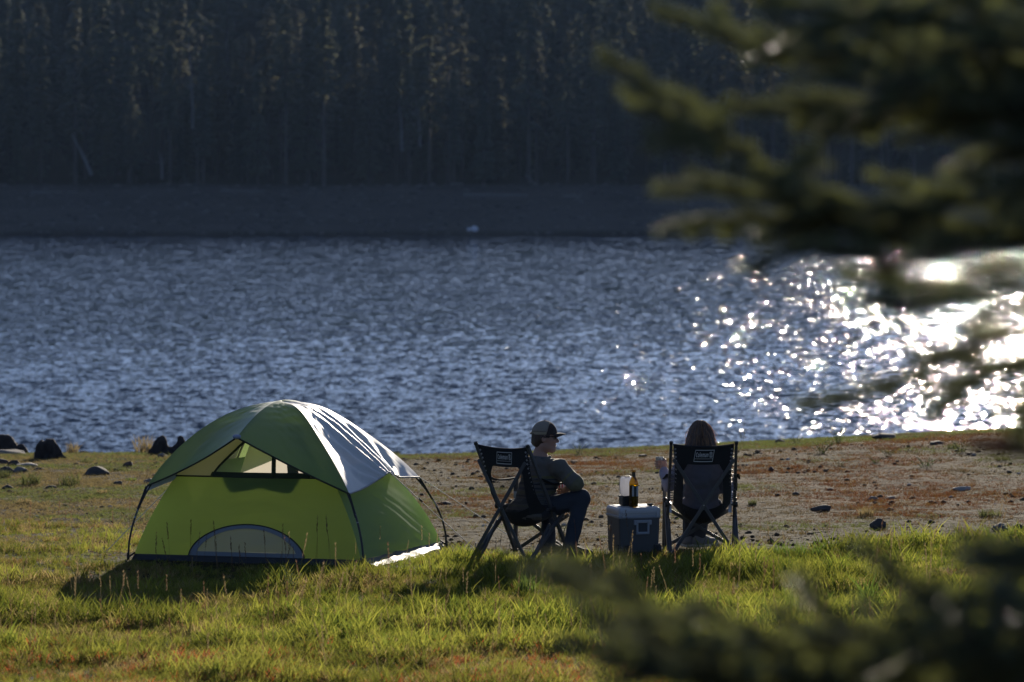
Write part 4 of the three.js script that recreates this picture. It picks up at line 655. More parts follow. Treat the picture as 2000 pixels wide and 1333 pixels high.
  part('brim_edge', tilt(tube([...Array(13)].map((_, i) => { const a = lerp(-1.15, 1.15, i / 12), r = 0.078, s = Math.cos(a); return V(0.088 * Math.cos(a * 0.98) + 0.004 + r * (0.45 + 0.55 * s), 0.036 - 0.30 * r - 0.018 * a * a + 0.0164, Math.sin(a) * 0.086); }), 0.0035, 6)), capDark, cap);
  part('button', tilt(new THREE.SphereGeometry(0.008, 12, 8).scale(1, 0.6, 1).translate(-0.010, 0.147, 0)), capDark, cap);
  part('strap', tilt(tube([V(-0.118, 0.040, -0.045), V(-0.130, 0.036, 0), V(-0.118, 0.040, 0.045)], 0.008, 6)), capDark, cap);
  const lens = phys([0.015, 0.012, 0.014], 0.12); const gl = part('sunglasses', put(merge([-1, 1].map((s) => new THREE.SphereGeometry(0.024, 16, 10, 0, 6.283, 0, 1.1).rotateZ(-Math.PI / 2).scale(0.7, 0.82, 1.12).translate(0.077, 0.009, s * 0.033)))), lens, T);
  part('temple', put(merge([-1, 1].map((s) => tube([V(0.086, 0.015, s * 0.056), V(0.05, 0.016, s * 0.076), V(-0.01, 0.014, s * 0.086), V(-0.03, 0.000, s * 0.086)], 0.0028, 6)))), lens, gl);
  // what he holds
  const can = thing('drink_can', 'red and white striped drink can held against the lap of the man in the cap', 'can', canAt.clone().add(V(0, -0.055, 0)).applyAxisAngle(V(0, 1, 0), TURN_A).add(CHAIR_A), TURN_A);
  const cc = document.createElement('canvas'); cc.width = 128; cc.height = 8; const k = cc.getContext('2d'); for (let i = 0; i < 16; i++) { k.fillStyle = i % 2 ? '#c9c4bf' : '#a01c1c'; k.fillRect(i * 8, 0, 8, 8); } const ct = new THREE.CanvasTexture(cc); ct.colorSpace = THREE.SRGBColorSpace;
  part('wall', new THREE.LatheGeometry([[0.026, 0], [0.033, 0.008], [0.033, 0.106], [0.027, 0.118]].map(([x, y]) => new THREE.Vector2(x, y)), 32), new THREE.MeshStandardMaterial({ map: ct, roughness: 0.4, side: THREE.DoubleSide }), can);
  part('top', new THREE.CylinderGeometry(0.0272, 0.0272, 0.003, 28).translate(0, 0.1165, 0), std([0.6, 0.6, 0.6], 0.3, { metalness: 1 }), can);
  part('base', new THREE.CylinderGeometry(0.026, 0.026, 0.002, 28).translate(0, 0.001, 0), std([0.6, 0.6, 0.6], 0.3, { metalness: 1 }), can);
}
{ // -------------------------------------------------------------- the woman seen from behind
  const T = thing('person', 'woman with long brown hair seen from behind, holding a cup, in the right chair', 'person', CHAIR_B, TURN_B);
  const J = (r, y, f) => V(r, y, -f);
  const pelvis = J(0.0, 0.400, 0.02), waist = J(0, 0.54, -0.035), chest = J(0, 0.70, -0.075), neck0 = J(-0.005, 0.865, -0.055), shL = J(-0.150, 0.805, -0.07), shR = J(0.150, 0.805, -0.07);
  const elL = J(-0.285, 0.595, 0.00), wrL = J(-0.325, 0.715, 0.165), elR = J(0.215, 0.575, 0.03), wrR = J(0.10, 0.53, 0.22), cupAt = J(-0.352, 0.762, 0.225);
  const hipL = J(-0.085, 0.385, 0.06), hipR = J(0.085, 0.385, 0.06), knL = J(-0.085, 0.505, 0.47), knR = J(0.085, 0.500, 0.47), anL = J(-0.085, 0.095, 0.44), anR = J(0.01, 0.098, 0.40);
  const torso = (o) => [ell3(chest, 0.150 + o, 0.165 + o, 0.105 + o), ell3(waist, 0.135 + o, 0.13 + o, 0.100 + o), ell3(pelvis, 0.182 + o, 0.110 + o, 0.135 + o), cap3(shL, shR, 0.052 + o, 0.052 + o), cap3(chest, neck0, 0.085 + o, 0.05 + o)];
  const arms = (o) => [cap3(shL, elL, 0.048 + o, 0.040 + o), cap3(shR, elR, 0.048 + o, 0.040 + o)], fore = (o) => [cap3(elL, wrL, 0.038 + o, 0.024 + o), cap3(elR, wrR, 0.038 + o, 0.024 + o)];
  const legs = (o, k = 1) => [cap3(hipR, knR, 0.082 + o, 0.056 + o), cap3(knR, anR, 0.052 + o, 0.036 * k + o), cap3(hipL, knL, 0.082 + o, 0.056 + o), cap3(knL, anL, 0.052 + o, 0.036 * k + o)];
  const [lo, hi] = bounds([pelvis, chest, neck0, shR, shL, elR, elL, wrL, wrR, knR, knL, anR, anL], 0.14);
  const headC = J(-0.015, 1.015, -0.01), face = V(-0.08, -0.06, -0.99).normalize(), hu = V(0, 1, 0).addScaledVector(face, -face.y).normalize(), hs = new THREE.Vector3().crossVectors(face, hu), HM = new THREE.Matrix4().makeBasis(face, hu, hs).setPosition(headC), put = (g) => g.applyMatrix4(HM), hf = headField();
  const neckTop = V(-0.040, -0.14, 0).applyMatrix4(HM), nf = cap3(neckTop, neck0.clone().add(V(0, -0.03, 0)), 0.052, 0.058);
  const all = blend([...torso(0), ...arms(0), ...fore(0), ...legs(0, 0.9), nf], 0.035);
  const scaled = (x, y, z) => hf(x / 0.94, y / 0.94, z / 0.94) * 0.94;
  part('body', merge([surfaceNet(all, lo, V(hi.x, neckTop.y + 0.06, hi.z), 0.012), put(surfaceNet(scaled, V(-0.125, -0.20, -0.105), V(0.135, 0.15, 0.105), 0.0038)), gripHand(wrL, cupAt, 0.036, 0.75, 1), restHand(wrR, V(-0.55, -0.25, -1), V(0, -1, 0.2), V(-1, 0, 0.3), 0.55)]), skin, T);
  for (const e of eyeBalls()) part('eye', put(e.scale(0.94, 0.94, 0.94)), eyeM, T);
  const swM = new THREE.MeshPhysicalMaterial({ color: new THREE.Color().setRGB(0.24, 0.235, 0.30), roughness: 0.95, sheen: 1, sheenRoughness: 0.4, sheenColor: new THREE.Color().setRGB(0.9, 0.88, 0.9), side: THREE.DoubleSide }), w = (x, y, z) => 0.008 * (noise3(x * 14 + y * 6, y * 21, z * 14) - 0.5) * 2 + 0.004 * (noise3(x * 36, y * 46, z * 36 + 3) - 0.5) * 2, rib = (x) => 0.0012 * Math.sin(x * 420);
  const sf = blend([...torso(0.014), ...arms(0.016), cap3(elL, wrL, 0.058, 0.040), cap3(elR, wrR, 0.058, 0.040)], 0.03), nl = neck0.clone().add(V(0, 0.03, 0)), nk = cap3(nl, nl.clone().add(V(0, 0.3, 0)), 0.058, 0.2);
  const cuff = (x, y, z) => { const q = V(x, y, z), t = q.clone().sub(elL).dot(wrL.clone().sub(elL)) / elL.distanceToSquared(wrL); return q.distanceTo(wrL) < 0.12 ? (t - 0.96) * elL.distanceTo(wrL) : -1; };
  part('sweater', surfaceNet((x, y, z) => Math.max(sf(x, y, z) + w(x, y, z), -nk(x, y, z), 0.34 - y, cuff(x, y, z)), lo, hi, 0.0105), swM, T);
  const jf = blend([...legs(0.010, 1.1), ell3(pelvis, 0.188, 0.115, 0.140)], 0.035), jw = wrinkle(0.004, 16, 19);
  part('jeans', surfaceNet((x, y, z) => Math.max(jf(x, y, z) + jw(x, y, z), anL.y - 0.01 - y), lo, hi, 0.0115), std([0.036, 0.040, 0.052], 0.9), T);
  for (const [an, dir] of [[anL, V(-0.25, 0, -1)], [anR, V(0.75, 0, -0.6)]]) { const [u, s] = shoe(an, dir); const m = part('shoe', u, std([0.16, 0.16, 0.165], 0.8), T); part('sole', s, std([0.42, 0.42, 0.42], 0.8), m); }
  // long hair, parted, widening to the shoulders, with loose strands
  const hf2 = blend([ell3(V(-0.020, 0.034, 0), 0.110, 0.110, 0.094), cap3(V(-0.050, 0.0, 0.045), V(-0.070, -0.17, 0.098), 0.062, 0.060), cap3(V(-0.050, 0.0, -0.045), V(-0.070, -0.17, -0.098), 0.062, 0.060), cap3(V(-0.075, 0.0, 0), V(-0.092, -0.18, 0), 0.060, 0.050), cap3(V(0.02, 0.0, 0.070), V(0.0, -0.15, 0.112), 0.032, 0.036), cap3(V(0.02, 0.0, -0.070), V(0.0, -0.15, -0.112), 0.032, 0.036)], 0.04);
  const strand = (x, y, z) => { const a = Math.atan2(z, x + 0.02); return 0.0045 * Math.sin(a * 30 + 4 * noise2(a * 6, y * 9)) + 0.0025 * Math.sin(a * 77 + y * 8) - 0.004 * Math.exp(-Math.pow(z / 0.008, 2)) * smooth(-0.04, 0.12, y) * (x < 0.05 ? 1 : 0) * -1; };
  const faceCut = ell3(V(0.10, -0.05, 0), 0.09, 0.105, 0.066);
  const hairM = phys([0.095, 0.052, 0.030], 0.42, { sheen: 1, sheenRoughness: 0.35, sheenColor: new THREE.Color().setRGB(0.9, 0.6, 0.4) });
  const hair = part('hair', put(surfaceNet((x, y, z) => Math.max(hf2(x, y, z) + strand(x, y, z), -faceCut(x, y, z), -0.215 - y + 0.012 * Math.sin(z * 190)), V(-0.18, -0.25, -0.16), V(0.12, 0.165, 0.16), 0.0042)), hairM, T);
  const R = rng(77), loose = [], locks = []; for (let i = 0; i < 420; i++) { const a = R() * 6.283, b = 0.3 + R() * 1.1, p = V(-0.02 + Math.cos(a) * 0.108 * Math.sin(b), 0.034 + 0.112 * Math.cos(b), Math.sin(a) * 0.095 * Math.sin(b)), o = V(Math.cos(a), 0, Math.sin(a)); const dn = 0.05 + 0.16 * R(), fl = 0.012 + 0.042 * R() * R() * (i % 6 ? 1 : 0.6); (i % 6 ? loose : locks).push(new THREE.TubeGeometry(new THREE.CatmullRomCurve3([p, p.clone().addScaledVector(o, fl * 0.7).add(V(0, -dn * 0.35, 0)), p.clone().addScaledVector(o, fl + dn * 0.16).add(V((R() - 0.5) * 0.02, -dn, (R() - 0.5) * 0.02))]), 5, i % 6 ? 0.0016 : 0.0042, i % 6 ? 3 : 5)); }
  part('lock', put(merge(locks)), hairM, hair);
  tag(part('loose_strands', put(merge(loose)), sheet([0.55, 0.32, 0.16], 0.6), hair), null, null, null, 'stuff');
  // the cup in her left hand
  const cup = thing('cup', 'grey metal cup held up in the hand of the woman', 'cup', cupAt.clone().add(V(0, -0.045, 0)).applyAxisAngle(V(0, 1, 0), TURN_B).add(CHAIR_B), 0);
  part('wall', new THREE.LatheGeometry([[0.0, 0.001], [0.030, 0], [0.032, 0.004], [0.036, 0.102], [0.0365, 0.105], [0.0345, 0.105], [0.0305, 0.006], [0, 0.006]].map(([x, y]) => new THREE.Vector2(x, y)), 32), phys([0.30, 0.34, 0.36], 0.35, { metalness: 0.6 }), cup);
  part('drink', new THREE.CylinderGeometry(0.0338, 0.0335, 0.002, 28).translate(0, 0.085, 0), phys([0.12, 0.02, 0.02], 0.1), cup);
}
// ---------------------------------------------------------------- where a line of sight of the photograph meets the ground
function spot(px, py) { let lo = 20, hi = 56; const f = (d) => { const p = at(px, py, d); return p.y - groundY(p.x, p.z); }; let prev = lo; for (let d = lo; d <= hi; d += 0.2) { if (f(d) <= 0) { let a = prev, b = d; for (let i = 0; i < 30; i++) { const m = (a + b) / 2; f(m) > 0 ? a = m : b = m; } const p = at(px, py, b); return V(p.x, groundY(p.x, p.z), p.z); } prev = d; } const p = at(px, py, 51.3); return V(p.x, groundY(p.x, p.z), p.z); }
const pxm = (p, px) => px * -p.z / FPX;             // so many pixels of the photograph, in metres, at that distance

// ---------------------------------------------------------------- rocks and burnt stumps
function rockGeo(seed, w, h, depth, sharp = 0.5) {
  let g = mergeVertices(new THREE.IcosahedronGeometry(1, 9).deleteAttribute('normal').deleteAttribute('uv')); const p = g.attributes.position, v = V(0, 0, 0), R = rng(seed), cuts = [...Array(9)].map(() => [V(R() - 0.5, R() - 0.35, R() - 0.5).normalize(), 0.62 + 0.3 * R()]);
  for (let i = 0; i < p.count; i++) { v.fromBufferAttribute(p, i); let r = 1 + 0.5 * (noise3(v.x * 1.5 + seed, v.y * 1.5, v.z * 1.5) - 0.5) + 0.22 * (noise3(v.x * 4 + seed, v.y * 4, v.z * 4 + 3) - 0.5) + 0.09 * (noise3(v.x * 11, v.y * 11 + seed, v.z * 11) - 0.5); for (const [n, k] of cuts) { const d = v.dot(n) * r; if (d > k) r *= lerp(1, k / d, sharp + 0.3); } p.setXYZ(i, v.x * r * w / 2, (v.y * r * 0.62 + 0.28) * h, v.z * r * depth / 2); }
  g.computeVertexNormals(); return g;
}
{
  const stone = { grey: std([0.15, 0.14, 0.13], 0.9), dark: std([0.050, 0.045, 0.042], 0.92), red: std([0.075, 0.045, 0.036], 0.92), pale: std([0.30, 0.27, 0.24], 0.9) };
  for (const m of Object.values(stone)) { m.bumpMap = noiseTexture(128, 3, (u, v) => { const a = fbm(u * 14, v * 14, 3); return [a, a, a]; }); m.bumpScale = 0.004; }
  const rocks = [
    [18, 891, 66, 16, 'grey', 'flat grey rock at the left edge below the big burnt stump'], [4, 908, 34, 15, 'red', 'reddish rock cut off by the left edge of the view'], [26, 910, 25, 14, 'dark', 'dark rounded rock left of the flat pale stone'], [52, 911, 44, 9, 'pale', 'flat pale stone on the shore at the far left'],
    [10, 926, 30, 18, 'dark', 'dark angular rock low at the left edge of the shore'], [38, 924, 34, 13, 'grey', 'grey rock beside the dark angular one at the far left'], [188, 928, 56, 19, 'dark', 'large dark flat boulder between the grass tuft and the tent'], [250, 913, 23, 12, 'red', 'small round brownish rock above and left of the tent'], [229, 948, 21, 11, 'dark', 'small peaked dark rock near the left side of the tent'], [292, 945, 31, 11, 'grey', 'small grey rock touching the outline of the tent fly at left'],
    [317, 895, 21, 11, 'grey', 'small grey rock below the twin burnt stump'], [219, 889, 15, 6, 'dark', 'tiny dark rock on the shoreline left of the twin stump'], [75, 918, 20, 6, 'dark', 'thin dark stone right of the pale flat stone'], [14, 957, 28, 12, 'dark', 'dark lump of stone below the left grass tuft'], [99, 956, 24, 10, 'dark', 'dark stone left of the larger dry grass tuft'], [304, 931, 20, 6, 'red', 'thin reddish stone next to the tent at left'], [160, 889, 32, 10, 'dark', 'low dark rock on the shoreline right of the second stump'],
    [1716, 1032, 35, 22, 'dark', 'dark wedge of rock standing on the dirt right of the woman'], [1606, 998, 40, 14, 'dark', 'low dark rock on the dirt upper right of the woman'], [1706, 976, 17, 8, 'grey', 'small grey stone in the middle of the dirt at right'], [1740, 998, 14, 8, 'dark', 'small rounded stone right of the middle dirt'], [1646, 1069, 38, 14, 'dark', 'dark rock at the upper edge of the right grass'], [1507, 920, 15, 10, 'red', 'small red-brown rock on the reddish ground right of the woman'], [1506, 1060, 15, 11, 'dark', 'small dark clod right of the woman chair foot'], [1882, 957, 40, 9, 'pale', 'flat pale stone among the dirt at far right'],
    [1731, 857, 52, 14, 'dark', 'dark mound on the skyline of the shore at right'], [1525, 866, 22, 9, 'dark', 'dark square stone on the shore edge right of the woman'], [1957, 1037, 38, 15, 'grey', 'grey rock at the far right edge above the grass'], [1990, 1034, 22, 14, 'dark', 'dark rock cut off by the right edge above the grass'], [749, 879, 18, 22, 'red', 'reddish upright rock on the shoreline just right of the tent top'], [1623, 958, 16, 6, 'dark', 'flat small stone above the low dark rock at right'], [1830, 868, 30, 8, 'dark', 'low dark rock near the shore edge at far right'], [1740, 975, 20, 6, 'grey', 'thin grey stone at the middle right dirt'], [1415, 1000, 14, 6, 'dark', 'little dark stone behind the woman chair'], [870, 985, 26, 7, 'dark', 'flat dark stone between tent and left chair'], [1255, 893, 18, 6, 'dark', 'small dark stone far behind the cooler'], [1555, 967, 16, 7, 'dark', 'small dark stone left of the low dark rock at right'], [1120, 905, 14, 6, 'dark', 'small dark stone just past the man face'],
  ];
  rocks.forEach(([px, py, w, h, m, label], i) => { const p = spot(px, py), W = pxm(p, w) * 1.05, Hh = pxm(p, h); const r = thing('rock', label, 'rock', p.add(V(0, -0.12 * Hh, 0)), hash2(i, 7) * 6); part('stone', rockGeo(i * 13 + 5, W, Hh * 1.12, W * 0.85), stone[m], r); });
  // stumps
  const wood = std([0.030, 0.023, 0.020], 0.95); wood.bumpMap = stone.dark.bumpMap; wood.bumpScale = 0.01;
  const stump = (px, py, label, list, seed) => { const p = spot(px, py), k = -p.z / FPX, q = (x, y, z = 0) => V(x * k, y * k, z * k); const f = blend(list.map(([a, b, ra, rb]) => cap3(q(...a), q(...b), ra * k, rb * k)), 0.07); const pts = list.flatMap(([a, b]) => [q(...a), q(...b)]); const [lo, hi] = bounds(pts, 0.3); const s = thing('tree_stump', label, 'stump', p); part('wood', surfaceNet((x, y, z) => f(x, y, z) + 0.05 * (noise3(x * 9 + seed, y * 5, z * 9) - 0.5) + 0.045 * (noise3(x * 24, y * 12 + seed, z * 24) - 0.5) + 0.02 * (noise3(x * 50, y * 26 + seed, z * 50) - 0.5), lo, hi, 0.018), wood, s); };
  stump(14, 884, 'big burnt tree stump cut by the left edge with a root running right', [[[0, 0], [-2, 26], 22, 15], [[-22, 0], [-14, 24], 16, 13], [[10, 18], [48, 0], 10, 4], [[0, 10, -15], [5, 5, 20], 15, 9]], 3);
  stump(92, 898, 'burnt tree stump with a hollow, second from the left edge', [[[-18, 0], [-10, 26], 9, 10], [[4, 30], [-6, 26], 8, 9], [[6, 26], [34, 3], 10, 6], [[10, 2], [4, 22], 12, 12], [[0, 5, -14], [2, 3, 12], 10, 8]], 9);
  stump(320, 890, 'twin-peaked burnt tree stump on the shoreline left of the tent', [[[-28, 0], [-8, 26], 9, 9], [[-8, 4], [-4, 24], 14, 10], [[10, 4], [26, 6], 12, 9], [[30, 4], [32, 30], 9, 6], [[22, 10], [38, 24], 6, 5]], 15);
}

// ---------------------------------------------------------------- grass
function tuft(seed, blades, h0, h1, w, lean, spread) {
  const R = rng(seed), p = [], ix = [];
  for (let b = 0; b < blades; b++) {
    const a = R() * 6.283, h = lerp(h0, h1, R()), l = lean * (0.25 + R()) * h, x0 = (R() - 0.5) * spread, z0 = (R() - 0.5) * spread, bw = w * (0.7 + 0.6 * R()), t = R() * 6.283, cx = Math.cos(t) * bw / 2, cz = Math.sin(t) * bw / 2, n0 = p.length / 3;
    for (let s = 0; s < 4; s++) { const f = s / 3, k = s < 3 ? 1 - 0.32 * f : 0, ox = Math.cos(a) * l * f * f, oz = Math.sin(a) * l * f * f, y = h * f * (1 - 0.18 * lean * f) - 0.01; if (s < 3) p.push(x0 + ox - cx * k, y, z0 + oz - cz * k, x0 + ox + cx * k, y, z0 + oz + cz * k); else p.push(x0 + ox, y, z0 + oz); }
    ix.push(n0, n0 + 1, n0 + 3, n0, n0 + 3, n0 + 2, n0 + 2, n0 + 3, n0 + 5, n0 + 2, n0 + 5, n0 + 4, n0 + 4, n0 + 5, n0 + 6);
  }
  return geo(p, ix);
}
function scatter(name, label, geometry, material, places) {      // places: [x, y, z, scale, tall, colour]
  const m = shade(new THREE.InstancedMesh(geometry, material, places.length)), M = new THREE.Matrix4(), q = new THREE.Quaternion(), e = new THREE.Euler(), c = new THREE.Color(); m.name = numbered(name);
  places.forEach(([x, y, z, s, tall, rgb, turn, tip], i) => { e.set((tip ?? 0) * Math.cos(i), turn, (tip ?? 0) * Math.sin(i)); M.compose(V(x, y, z), q.setFromEuler(e), V(s, s * tall, s)); m.setMatrixAt(i, M); if (rgb) m.setColorAt(i, c.setRGB(...rgb)); });
  scene.add(m); return tag(m, label, null, null, 'stuff');
}
const nearTent = (x, z) => { const q = V(x - TENT.x, 0, z - TENT.z).applyAxisAngle(V(0, 1, 0), -TENT_TURN), e = Math.max(Math.abs(q.x), Math.abs(q.z)) - 1.05; return lerp(0.30, 1, smooth(0.05, 0.9, e)); };
const tentShade = (x, z) => { const q = V(x - TENT.x, 0, z - TENT.z).applyAxisAngle(V(0, 1, 0), -TENT_TURN); return q.z > 1.0 && q.z < 3 && Math.abs(q.x) < 1.3; };
{
  const R = rng(101), blade = sheet([1, 1, 1], 0.6, { specularIntensity: 0.15 });
  const shapes = [tuft(1, 13, 0.06, 0.14, 0.0060, 0.6, 0.08), tuft(2, 11, 0.08, 0.18, 0.0068, 0.62, 0.07), tuft(3, 15, 0.04, 0.11, 0.0058, 0.9, 0.10), tuft(4, 10, 0.09, 0.20, 0.0074, 0.5, 0.06)];
  const green = shapes.map(() => []), dry = [[], []];
  const mixc = (a, b, t) => a.map((v, i) => lerp(v, b[i], t));
  for (let i = 0; i < 58000; i++) {
    const d = 22.5 + 16 * R(), x = (R() * 2 - 1) * (0.1335 * d + 2.1), z = -d, g = grassiness(x, z); if (R() > g || inTent(x, z)) continue;
    const y = groundY(x, z), patchy = fbm(x * 0.9 + 60, z * 0.9, 3), tall = fbm(x * 1.7 + 20, z * 1.7 + 4, 3), left = smooth(0.6, -2.5, x);
    const nearEdge = smooth(1.4, 0.1, grassEdge(x) - d) * (1 - left) ;
    // yellow and red leaves in the nearest strip, straw on the left meadow
    const front = smooth(26.6, 24.4, d + 0.5 * (fbm(x * 2, z * 2, 2) - 0.5));
    const wantDry = 0.10 + 0.42 * smooth(0.50, 0.66, patchy) + 0.25 * left * smooth(0.4, 0.6, tall) + 0.20 * front;
    const s = (0.70 + 0.55 * R()) * (0.72 + 0.75 * smooth(0.35, 0.68, tall)) * (1 - 0.42 * left * smooth(30, 33, d)) * (0.86 + 0.14 * nearEdge) * (tentShade(x, z) ? 0.7 : 1) * nearTent(x, z) * (1 - 0.10 * front);
    if (R() < wantDry) { const t = R(); let c = t < 0.45 ? [0.34, 0.26, 0.11] : t < 0.75 ? [0.30, 0.25, 0.075] : t < 0.9 ? [0.20, 0.13, 0.055] : [0.26, 0.12, 0.05]; if (front > 0.25 && R() < 0.26) c = [0.36, 0.095, 0.035]; dry[i & 1].push([x, y, z, s * 0.9, 0.85, c, R() * 6.28]); }
    else { const c = mixc(mixc([0.090, 0.135, 0.018], [0.310, 0.300, 0.046], R()), [0.24, 0.215, 0.045], 0.5 * smooth(0.45, 0.65, patchy) * R() + 0.25 * front + 0.2 * left * R()); const sh = lerp(0.66, 1.18, smooth(0.32, 0.62, fbm(x * 1.4 + 11, z * 1.1 + 5, 3))); c[0] *= sh * 0.98; c[1] *= sh; c[2] *= sh; const k = tall > 0.55 && R() < 0.5 ? (R() < 0.5 ? 1 : 3) : R() < 0.5 ? 0 : 2; green[k].push([x, y, z, s, 1, c, R() * 6.28]); }
  }
  green.forEach((l, k) => scatter('grass', 'green grass of the near meadow, lit from behind', shapes[k], blade, l));
  dry.forEach((l, k) => scatter('dry_grass', 'straw coloured and reddish blades among the green grass', shapes[k * 2], blade, l));
  // thin stems with seed heads
  const st = (() => { const parts = []; const p = [], ix = []; const R2 = rng(5); for (let s = 0; s < 2; s++) { const l = (R2() - 0.5) * 0.16, h = 0.26 + 0.12 * R2(), x = (R2() - 0.5) * 0.05, w = 0.0010; const n = p.length / 3; p.push(x - w, 0, 0, x + w, 0, 0, x + l * 0.4 - w, h * 0.6, 0, x + l * 0.4 + w, h * 0.6, 0, x + l, h, 0.01); ix.push(n, n + 1, n + 3, n, n + 3, n + 2, n + 2, n + 3, n + 4); for (let k = 0; k < 16; k++) { const f = 0.80 + 0.22 * k / 16, q = p.length / 3, a = R2() * 6.28, cx = x + l * Math.min(1, f), cy = h * f, e = 0.0065; p.push(cx, cy, 0, cx + Math.cos(a) * e, cy + 0.010, Math.sin(a) * e, cx + Math.cos(a) * e * 0.5, cy + 0.017, Math.sin(a) * e * 0.5); ix.push(q, q + 1, q + 2); } } return geo(p, ix); })();
  const stems = []; for (let i = 0; i < 420; i++) { const d = 23 + 12.5 * Math.pow(R(), 0.8), x = (R() * 2 - 1) * (0.1335 * d + 0.5), z = -d; if (R() > grassiness(x, z) || inTent(x, z)) continue; stems.push([x, groundY(x, z), z, 0.6 + 0.55 * R(), 1, R() < 0.6 ? [0.20, 0.15, 0.08] : [0.14, 0.08, 0.05], R() * 6.28, 0.2]); }
  for (const [px, py] of [[235, 1205], [270, 1215], [325, 1210], [300, 1160], [480, 1150], [1232, 1085], [1230, 1090], [640, 1112], [612, 1105]]) { const p = spot(px, py); stems.push([p.x, p.y, p.z, 0.85 + 0.5 * R(), 1, [0.14, 0.095, 0.06], R() * 6.28, 0.15]); }
  scatter('seed_stalks', 'thin dry stems with seed heads standing in the grass', st, blade, stems);
  // low ground cover and dead stems on the bare shore, in the colours of the ground there
  const low = [tuft(11, 16, 0.012, 0.045, 0.005, 1.3, 0.12), tuft(12, 11, 0.02, 0.06, 0.004, 0.9, 0.08)], cover = [[], []];
  for (let i = 0; i < 82000; i++) {
    const d = 33 + 19.5 * R(), x = (R() * 2 - 1) * (0.1335 * d + 1.9), z = -d; if (R() < grassiness(x, z) * 0.8 || inTent(x, z)) continue;
    const red = smooth(36, 38.5, d) * (1 - smooth(47.5, 50, d)) * smooth(-1.4, 0.3, x) * smooth(0.28, 0.6, fbm(x * 0.5 + 40, z * 0.35 + 7, 3)), moss = smooth(0.48, 0.64, fbm(x * 0.8 + 77, z * 0.8 + 12, 4)), crest = smooth(47, 50.3, d), left = smooth(-1, -4, x), dens = 0.22 + 0.5 * moss + 0.5 * red + 0.6 * crest + 0.65 * left;
    if (R() > dens) continue; const t = R(); let c = left > 0.4 ? [0.19, 0.150, 0.065] : [0.115, 0.086, 0.037]; if (t < red) c = R() < 0.7 ? [0.125, 0.054, 0.024] : [0.15, 0.088, 0.030]; else if (t < moss * 0.75 + crest * 0.55) c = [0.125, 0.145, 0.045]; else if (t > 0.82) c = [0.10, 0.078, 0.055];
    cover[i & 1].push([x, groundY(x, z) - 0.004, z, 0.7 + 0.9 * R() * R() + 0.35 * crest + 0.3 * left, 0.8 + 0.6 * R(), c, R() * 6.28]);
  }
  cover.forEach((l, k) => scatter('ground_cover', 'low dry, reddish and mossy growth over the bare shore', low[k], blade, l));
  const peb = rockGeo(3, 1, 0.7, 0.9), gravel = []; for (let i = 0; i < 10500; i++) { const d = 33 + 18.5 * R(), x = (R() * 2 - 1) * (0.1335 * d + 1.9), z = -d; if (R() < grassiness(x, z) || inTent(x, z) || fbm(x * 0.7 + 9, z * 0.7, 3) < 0.36 + 0.35 * R()) continue; const s = 0.007 + 0.030 * Math.pow(R(), 5), t = 0.55 + 0.9 * R(); gravel.push([x, groundY(x, z) - s * 0.1, z, s, 1, R() < 0.06 ? [0.42, 0.38, 0.33] : [0.075 * t, 0.060 * t, 0.045 * t], R() * 6.28]); }
  const pebGeo = (() => { const g = mergeVertices(new THREE.IcosahedronGeometry(1, 2).deleteAttribute('normal').deleteAttribute('uv')), p = g.attributes.position; for (let i = 0; i < p.count; i++) { const k = 0.75 + 0.5 * noise3(p.getX(i) * 2, p.getY(i) * 2, p.getZ(i) * 2); p.setXYZ(i, p.getX(i) * k, p.getY(i) * k * 0.65 + 0.2, p.getZ(i) * k * 0.9); } g.computeVertexNormals(); return g; })();
  scatter('gravel', 'clods, pebbles and grit strewn over the bare shore', pebGeo, phys([1, 1, 1], 1, { specularIntensity: 0.15 }), gravel);

  // single tufts and weeds that stand out
  const weedLeaf = (g) => sheet(g, 0.5), G = { bright: weedLeaf([0.125, 0.185, 0.030]), dull: weedLeaf([0.12, 0.13, 0.045]), straw: weedLeaf([0.26, 0.20, 0.09]) };
  const tufts = [[60, 948, 52, 34, 'dull', 'small grass tuft on the left shore, left of the larger tuft'], [134, 950, 62, 34, 'dull', 'larger round grass tuft on the left shore left of the dark boulder'], [282, 888, 58, 46, 'straw', 'pale grass clump growing beside the twin burnt stump'], [140, 889, 34, 30, 'straw', 'pale grass clump right of the second burnt stump'], [225, 920, 60, 14, 'dull', 'low green patch right of the dark boulder'], [1863, 876, 38, 13, 'dull', 'dark grass tuft near the shore edge at far right'], [1693, 1008, 42, 22, 'straw', 'small pale grass tuft in the middle of the right dirt'], [1935, 1008, 70, 18, 'dull', 'wide low grass tuft at far right on the dirt'], [1470, 987, 26, 16, 'dull', 'small tuft in the shade right of the woman chair'], [768, 884, 36, 14, 'dull', 'small weed tuft on the shoreline right of the tent'], [1180, 892, 40, 10, 'dull', 'low green tuft on the shore edge behind the cooler'], [1960, 900, 46, 12, 'dull', 'low tuft at the right edge of the reddish ground'], [8, 935, 40, 22, 'dull', 'tuft cut by the left edge among the shore rocks'], [90, 972, 40, 14, 'dull', 'low tuft below the larger round tuft on the left shore'], [200, 966, 34, 14, 'straw', 'pale low tuft on the left shore between the boulder and the meadow'], [168, 905, 36, 12, 'dull', 'low tuft above the dark boulder on the left shore'], [255, 940, 30, 10, 'bright', 'little green tuft right of the dark boulder'], [45, 985, 44, 16, 'straw', 'pale tuft at the far left just above the meadow'], [1560, 1090, 150, 44, 'bright', 'thick dark green clump at the grass edge right of the woman chair'], [1700, 1200, 46, 92, 'bright', 'tall yellow-green leafy clump in the right meadow'], [1948, 1215, 40, 70, 'straw', 'tall yellowing clump at the right edge of the meadow'], [1028, 1160, 50, 50, 'bright', 'bright fan of grass below the man chair']];
